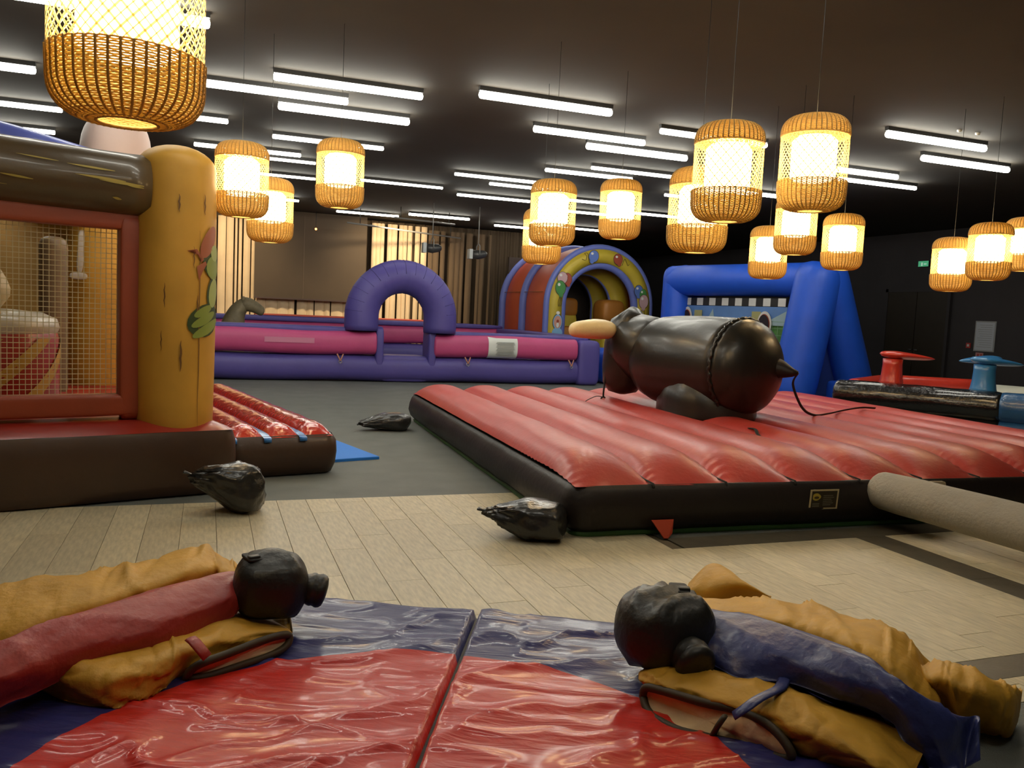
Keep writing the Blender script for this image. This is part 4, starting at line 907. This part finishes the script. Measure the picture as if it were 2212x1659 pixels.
SB = G('target_sheet', merge(*[([tuple(A_ + dS * s + nS * d + Vector((0, 0, z))) for z in (.4, 1.86) for s, d in ((.0, 0), (WS, 0), (WS, -.02), (0, -.02))], [(0, 1, 5, 4), (3, 7, 6, 2), (4, 5, 6, 7), (0, 3, 2, 1), (0, 4, 7, 3), (1, 2, 6, 5)])]), mat('grass green print', (.07, .20, .045), .6, .1, 3, .25, 4), None, None, False)
sheet('printed_sky', 0, WS, 1.50, 1.86, mat('sky blue print', (.10, .22, .50), .6, .1, 3, .1, 3), 1, SB)
m_wht = mat('white print', (.62, .62, .60), .6); m_kbl = mat('black print', (.012, .012, .012), .6)
nck = 15
for i in range(nck): sheet('chequer', .05 + i * (WS - .1) / nck, .05 + (i + 1) * (WS - .1) / nck, 1.87, 2.03, m_wht if i % 2 == 0 else m_kbl, 1, SB)
for k_ in range(5): sheet('chequer', -.22, -.03, 1.74 - k_ * .24 - .24, 1.74 - k_ * .24, m_wht if k_ % 2 == 0 else m_kbl, 1, SB)
m_hz = mat('pale print', (.30, .42, .46), .6); m_ochr = mat('ochre print', (.34, .33, .14), .6)
sheet_poly('printed_skyline', [(.0, 1.49), (.35, 1.50), (.50, 1.60), (.62, 1.54), (.85, 1.56), (1.02, 1.80), (1.08, 1.55), (1.35, 1.53), (1.45, 1.58), (1.55, 1.51), (1.85, 1.50), (1.98, 1.66), (2.05, 1.50), (2.5, 1.5), (WS, 1.78), (WS, 1.49)], m_hz, 2, SB)
for s_ in (.42, 2.22): sheet('printed_goal', s_, s_ + .26, 1.50, 1.76, m_ochr, 3, SB)
for s_, z_ in ((1.14, 1.38), (1.72, 1.30)): sheet('printed_player', s_, s_ + .18, z_ - .05, z_ + .24, mat('dark figure print', (.03, .045, .06), .6), 3, SB)
net_l = []
for i in range(22): net_l.append((.05 + i * .145, .05 + i * .145 + .008, .5, 1.52))
for i in range(8): net_l.append((0, WS, .62 + i * .135, .628 + i * .135))
m_gl = mat('pale green grid print', (.20, .36, .20), .6)
V = []; F = []
for s0, s1, z0, z1 in net_l:
    o_ = len(V); V += [tuple(A_ + dS * s + nS * .026 + Vector((0, 0, z))) for s, z in ((s0, z0), (s1, z0), (s1, z1), (s0, z1))]; F.append((o_, o_ + 1, o_ + 2, o_ + 3))
G('printed_grid', (V, F), m_gl, None, SB, False)
sheet('printed_line', 2.62, 2.66, .4, 1.25, m_wht, 3, SB)
for s_, z_, rx_, rz_ in ((.19, 1.53, .175, .30), (2.60, 1.50, .20, .27)):
    for k_, mt_, lv_ in ((1.0, m_wht, 4), (.80, c_rd, 5), (.74, mat('dark target hole', (.012, .006, .012), .8), 6)):
        sheet_poly('target_hole', ell(s_, z_, rx_ * k_, rz_ * k_, 0, 28), mt_, lv_, SB)

# ------------------------------------------------------------ black and blue inflatable table game
tg = thing('table_game', 'low glossy black and blue inflatable table game with red and blue raised seats', 'inflatable game', (9.5, 9.0, 0))
m_gbk = mat('glossy black vinyl', (.012, .012, .012), .16, .8, 16, .1, 3, coat=1.0)
m_gbl = mat('steel blue vinyl', (.03, .12, .30), .3, .4, 14, .1, 3, coat=.5)
m_sblu = mat('mid blue vinyl', (.04, .22, .52), .35, .2, 10, .06, 3, coat=.4)
m_sred = mat('scarlet vinyl', (.62, .045, .025), .3, .2, 10, .06, 3, coat=.4)
m_wsf = mat('white table vinyl', (.66, .66, .56), .4, .1, 8, .06, 2)
a0 = Vector((8.62, 9.62, 0)); d0 = (Vector((9.72, 7.92, 0)) - a0).normalized(); p0 = Vector((-d0.y, d0.x, 0))
if p0.x < 0: p0 = -p0
def tg_pt(s, q, z): return tuple(a0 + d0 * s + p0 * q + Vector((0, 0, z)))
def T_(name, m, mt, label=None): return obj(name, m, mt, tg, world=True, label=label)
lump = lambda t, a: 1 + .035 * noise.noise(Vector((t * 14, math.cos(a) * 1.5, math.sin(a) * 1.5)))
sb = 2.03
for z_ in (.19, .555):
    T_('side_tube', sausage(tg_pt(-.12, .20, z_), tg_pt(sb + .05, .20, z_), .205, 22, 26, mod=lump, cap=.12), m_gbk, 'black side tube')
    T_('side_tube', sausage(tg_pt(sb - .05, .20, z_), tg_pt(4.6, .20, z_), .208, 22, 26, mod=lump, cap=.12), m_gbl, 'steel blue side tube')
    T_('end_tube', sausage(tg_pt(.10, .30, z_ + .015), tg_pt(.10, 2.2, z_ + .015), .20, 20, 10, cap=.2), m_sred, 'scarlet end tube')
    T_('side_tube', sausage(tg_pt(.0, 2.1, z_), tg_pt(4.6, 2.1, z_), .20, 20, 12), m_sred if z_ < .4 else m_wsf)
T_('play_surface', xf(puff(4.4, 1.9, .5, 10, 8), tg_pt(2.3, 1.15, .36), math.atan2(d0.y, d0.x)), m_wsf)
T_('rear_cushion', sausage(tg_pt(.35, 1.3, .70), tg_pt(1.5, 1.9, .70), .12, 16, 6), m_sred)
def seat(s, q, mt, nm, dirs, hz=.78, top=1.10, pw=.17, sc_=1.0):
    """flat pointed paddle on a flared post"""
    c = Vector(tg_pt(s, q, 0)); post = tube([tuple(c + Vector((0, 0, z))) for z in (hz - .06, hz, hz + .1, top - .08, top)], [pw * 1.15, pw * 1.02, pw * .92, pw * .86, pw * .88], 18, flat=.8)
    T_('post', post, mt)
    for ang, ln_ in dirs:
        dv = Vector((math.cos(ang), math.sin(ang), 0)); pr = Vector((-dv.y, dv.x, 0)); V = []; F = []; n = 16; m_ = 16
        prof = [(t, (math.sin(min(1, t * 3.2) * PI / 2) ** .7) * (1 - max(0, (t - .25) / .75) ** 1.5)) for t in [i / n for i in range(n + 1)]]
        for t, wd in prof:
            for j in range(m_):
                a = 2 * PI * j / m_
                V.append(tuple(c + dv * (-.20 + t * (ln_ + .20)) + pr * math.cos(a) * .20 * (wd + .02) + Vector((0, 0, top + .02 + math.sin(a) * .055 * (wd ** .6 + .05) + .05 * (1 - t)))))
        for i in range(n):
            for j in range(m_): k2 = (j + 1) % m_; F.append((i * m_ + j, i * m_ + k2, (i + 1) * m_ + k2, (i + 1) * m_ + j))
        F.append(tuple(reversed(range(m_)))); F.append(tuple(n * m_ + j for j in range(m_)))
        T_(nm, (V, F), mt)
seat(.62, .34, m_sred, 'seat_paddle', [(-.30, .62)])
seat(1.78, .36, m_sblu, 'seat_paddle', [(-.45, .50)])
seat(1.72, 1.05, m_sblu, 'seat_paddle', [(PI - .2, .45)], top=1.10, pw=.13)

# ------------------------------------------------------------ stage curtain, screen and stage gear
m_cur = mat('tan stage curtain', (.78, .58, .36), .85, .1, 30, .08, 2, spec=.1)
m_cur2 = mat('fold shadow brown', (.10, .07, .045), .9, spec=.1)
def curtain(name, x0, x1, y, z0, z1, mt, label, pleat=.20, dep=.07, seed=0.0):
    n = int((x1 - x0) / .022)
    V = []; F = []
    for i in range(n + 1):
        x = x0 + (x1 - x0) * i / n; ph = x / pleat + .8 * noise.noise(Vector((x * 1.1 + seed, 0, 0)))
        dd = dep * (math.sin(ph * 2 * PI) + .5 * math.sin(ph * 4.3 * PI + 1)) + .05 * noise.noise(Vector((x * 2.3, seed, 0)))
        for z, k_ in ((z0, 1.0), ((z0 + z1) / 2, .9), (z1, .7)):
            for t_ in (0, 1): V.append((x, y + dd * k_ + t_ * .01, z))
    for i in range(n):
        for q in range(2):
            a = i * 6 + q * 2; b_ = (i + 1) * 6 + q * 2
            F.append((a, b_, b_ + 2, a + 2)); F.append((a + 1, a + 3, b_ + 3, b_ + 1))
    return solo(name, (V, F), mt, label, 'curtain', 'stage curtains', org=((x0 + x1) / 2, y, z0))
# an added dark sheet behind the tan strips stands in for fold shadows
def strips(x0, x1, y, z0, z1, label, xs, mt=None):
    t = thing('strip_curtain', label, 'curtain', ((x0 + x1) / 2, y, z0), 0, 'stage curtains')
    for a, b_ in xs:
        n = max(2, int((b_ - a) / .03)); V = []; F = []
        for i in range(n + 1):
            x = a + (b_ - a) * i / n; dd = -.05 * math.sin(PI * i / n) + .02 * noise.noise(Vector((x * 7, 1, 0)))
            for z in (z0, (z0 + z1) / 2, z1): V.append((x, y + dd, z)); V.append((x, y + dd + .012, z))
        for i in range(n):
            for q in range(2):
                c_ = i * 6 + q * 2; d_ = (i + 1) * 6 + q * 2
                F.append((c_, d_, d_ + 2, c_ + 2)); F.append((c_ + 1, c_ + 3, d_ + 3, d_ + 1))
        obj('curtain_strip', (V, F), mt or m_cur, t, world=True)
    return t
def gen_strips(x0, x1, seed, wmin=.14, wmax=.30, gap=(.03, .14)):
    rnd = random.Random(seed); x = x0; out = []
    while x < x1:
        w_ = rnd.uniform(wmin, wmax); out.append((x, min(x + w_, x1))); x += w_ + (rnd.uniform(*gap) if rnd.random() < .55 else .004)
    return out
curtain('fold_shadow_sheet', -5.5, 9.8, 24.35, .0, 3.98, m_cur2, 'added dark sheet standing in for fold shadows between the tan strips at the back', .3, .05)
strips(-.8, 1.2, 24.0, .02, 3.75, 'tan strip curtain left of the brown screen, beside the yellow pillar', [(.22, .42), (.44, .62), (.66, .72), (.76, .84), (.88, 1.06), (1.09, 1.19)] + gen_strips(-2.2, .18, 3))
strips(1.2, 4.2, 24.02, .02, 1.9, 'short tan strip curtain showing below the brown screen', gen_strips(1.22, 4.2, 5, .16, .34, (.02, .07)))
strips(4.2, 6.0, 24.0, .02, 3.88, 'tan strip curtain right of the brown screen, above and inside the purple arch', gen_strips(4.38, 6.0, 8, .10, .22, (.02, .09)))
strips(6.0, 8.2, 24.0, .02, 3.80, 'tan strip curtain painted dim at the right of the stage, behind the black speaker', gen_strips(6.05, 8.0, 12, .10, .2, (.05, .16)), mat('tan curtain painted dim', (.14, .09, .05), .9))  # darker cloth colour stands in for the dimmer light here
scn = thing('projection_screen', 'large brown back side of a projection screen hanging before the curtains', 'screen', (2.7, 23.7, 1.6))
obj('screen_cloth', box(1.16, 4.18, 23.70, 23.72, 1.62, 3.99), mat('brown screen cloth', (.085, .056, .032), .8, .05, 3, .1, 1), scn, False, world=True)
obj('seam', box(2.45, 2.47, 23.69, 23.70, 1.62, 3.9), mat('dark brown seam', (.13, .085, .05), .7), scn, False, world=True)
obj('bottom_bar', box(1.16, 4.18, 23.68, 23.74, 1.58, 1.62), mat('dark bar', (.06, .03, .02), .5), scn, False, world=True)
sp = thing('loudspeaker', 'tall black loudspeaker standing right of the purple arch', 'loudspeaker', (6.2, 22.0 + 1.6, 0))
obj('cabinet', xf(puff(.55, .5, 1.75, 14, 6), (6.15, 23.6, .9)), m_hous, sp, world=True); obj('cabinet', xf(puff(.50, .48, .62, 14, 6), (6.13, 23.6, 2.08)), m_hous, sp, world=True)
for z_ in (2.1, 1.3): obj('cone', xf(lathe([(.19, 0), (.17, .02), (.05, .05), (.0, .03)], 20), (6.13, 23.35, z_), 0, PI / 2), mat('dark cone', (.03, .03, .03), .6), sp, world=True)
for pts, lb in ((((3.3, 21.6, 3.6), (6.9, 23.6, 3.6)), 'thin dark lighting pipe under the ceiling above the stage, longer'), (((4.3, 20.6, 3.72), (6.0, 21.1, 3.72)), 'thin dark lighting pipe under the ceiling above the stage, shorter')):
    t = thing('lighting_pipe', lb, 'pipe', pts[0], 0, 'lighting pipes')
    obj('pipe', tube(line(*pts, n=3), .022, 8), mat('dull pipe', (.25, .24, .22), .5), t, world=True)
    for k_ in (.1, .9):
        p_ = Vector(pts[0]).lerp(Vector(pts[1]), k_); obj('hanger', tube([tuple(p_), (p_.x, p_.y, 4.0)], .010, 6), m_hous, t, world=True)
for (x_, y_, z_), lb, lit in (((4.96, 19.3, 2.93), 'stage light hanging above the purple arch, with a pale shutter', 1), ((6.10, 19.3, 2.86), 'stage light hanging right of its twin, before dark backdrop', 0)):
    t = thing('stage_light', lb, 'stage light', (x_, y_, z_), 0, 'stage lights')
    obj('can', tube([(-.14, 0, 0), (.0, 0, .0), (.16, 0, .02), (.22, 0, .02)], [.10, .11, .09, .05], 16), mat('black metal', (.04, .04, .04), .35), t)
    obj('yoke', merge(tube([(0, -.13, 0), (0, -.13, .2), (0, 0, .26), (0, .13, .2), (0, .13, 0)], .012, 6), tube([(0, 0, .26), (0, 0, 1.14)], .012, 6)), mat('dull pipe', (.2, .2, .2), .5), t)
    obj('shutter', box(-.24, -.16, -.10, .10, -.11, .12), mat('pale metal', (.42, .45, .45), .5), t, False)
for nm_, loc_, tgt_, pw_ in (('curtain_fill_left', (0.4, 21.0, 3.85), (0.2, 24.0, 1.9), 330), ('curtain_fill_right', (4.9, 21.2, 3.85), (5.0, 24.0, 2.0), 420)):
    ld = bpy.data.lights.new(nm_, 'SPOT'); ld.energy = pw_; ld.color = (1, .80, .50); ld.spot_size = math.radians(95); ld.spot_blend = .8; ld.shadow_soft_size = .08  # added unseen spots that brighten the curtains
    lo = bpy.data.objects.new(nm_, ld); COL.objects.link(lo); lo.location = loc_
    lo.rotation_euler = (Vector(tgt_) - Vector(loc_)).to_track_quat('-Z', 'Y').to_euler()
for (x_, y_, z_) in ((2.72, 23.3, 3.52),):
    t = thing('pilot_lamp', 'tiny orange lamp glowing on the dark wall above the brown screen', 'lamp', (x_, y_, z_))
    obj('bulb', xf(puff(.06, .06, .06, 2, 6)), mat('orange bulb', (1, .4, .1), .5, emit=(1, .30, .06), es=8), t); obj('stem', tube([(0, 0, .02), (0, 0, .47)], .008, 6), m_hous, t)

# ------------------------------------------------------------ small things on the right wall and ceiling
nx_ = 16.795
nb = thing('wall_notice', 'white framed notice sheet on the dark right wall, behind the blue seats', 'notice', (nx_, 14.2, 1.12))
obj('frame', box(-.02, 0, -.27, .27, 0, .70), mat('pale frame', (.42, .44, .46), .5), nb, False); o = obj('paper', box(-.026, -.02, -.24, .24, .03, .67), mat('bluish white paper', (.62, .68, .78), .6), nb, False)  # paper is an even bluish white
obj('print_lines', merge(*[box(-.029, -.026, -.19, .19 - .1 * ((k * 3) % 4) / 4, .10 + k * .05, .112 + k * .05) for k in range(11)]), mat('pale grey print', (.42, .46, .52), .6), nb, False)
t = thing('fire_sign', 'small red sign on the dark right wall, left of the notice', 'sign', (nx_, 14.62, 1.18))
obj('plate', box(-.02, 0, -.06, .06, 0, .12), mat('sign red', (.55, .06, .05), .5), t, False); obj('symbol', box(-.024, -.02, -.025, .03, .035, .09), m_paper, t, False)
t = thing('fire_sign', 'small pink and red sign right under the wall notice', 'sign', (nx_, 14.30, .95))
obj('plate', box(-.02, 0, -.10, .10, 0, .14), mat('sign pink', (.60, .32, .32), .5), t, False); obj('symbol', merge(box(-.024, -.02, -.07, -.035, .03, .11), box(-.024, -.02, .01, .05, .03, .11)), mat('sign red', (.5, .06, .05), .5), t, False)
t = thing('wall_notice', 'pale poster high on the right wall, right of the blue goal', 'notice', (nx_, 19.1, 2.66))
obj('paper', box(-.01, 0, -.14, .14, 0, .34), mat('grey poster', (.42, .42, .46), .6), t, False)  # even grey sheet
t = thing('exit_sign', 'small lit green emergency exit sign on the right wall, left of the three end lanterns', 'sign', (nx_, 16.1, 3.12))
obj('box', box(-.06, 0, -.17, .17, 0, .16), m_hous, t, False); obj('lit_panel', box(-.066, -.06, -.155, .155, .012, .148), mat('exit green light', (.1, .6, .3), .5, emit=(.12, .62, .32), es=.30), t, False)
obj('running_figure', merge(box(-.069, -.066, .02, .06, .03, .11), box(-.069, -.066, -.10, -.02, .06, .085)), mat('exit white light', (.8, 1, .9), .5, emit=(.6, .9, .7), es=.35), t, False)
t = thing('ceiling_spot', 'recessed ceiling spotlight glowing at the top right edge', 'ceiling light', (5.86, 3.92, CEIL))
obj('trim', lathe([(.05, 0), (.07, -.012), (.045, -.014)], 20), m_hous, t); obj('lens', lathe([(.0, -.010), (.03, -.010), (.045, -.004)], 16), mat('warm spot lens', (1, .8, .6), .5, emit=(1, .55, .25), es=6), t)
t = thing('ceiling_sensor', 'pair of tiny white sensors on the ceiling above the right strip lights', 'sensor', (8.65, 7.95, CEIL))
for s in (0, .30): obj('sensor_head', xf(lathe([(.03, 0), (.028, -.02), (.0, -.03)], 12), (s, 0, 0)), m_paper, t)
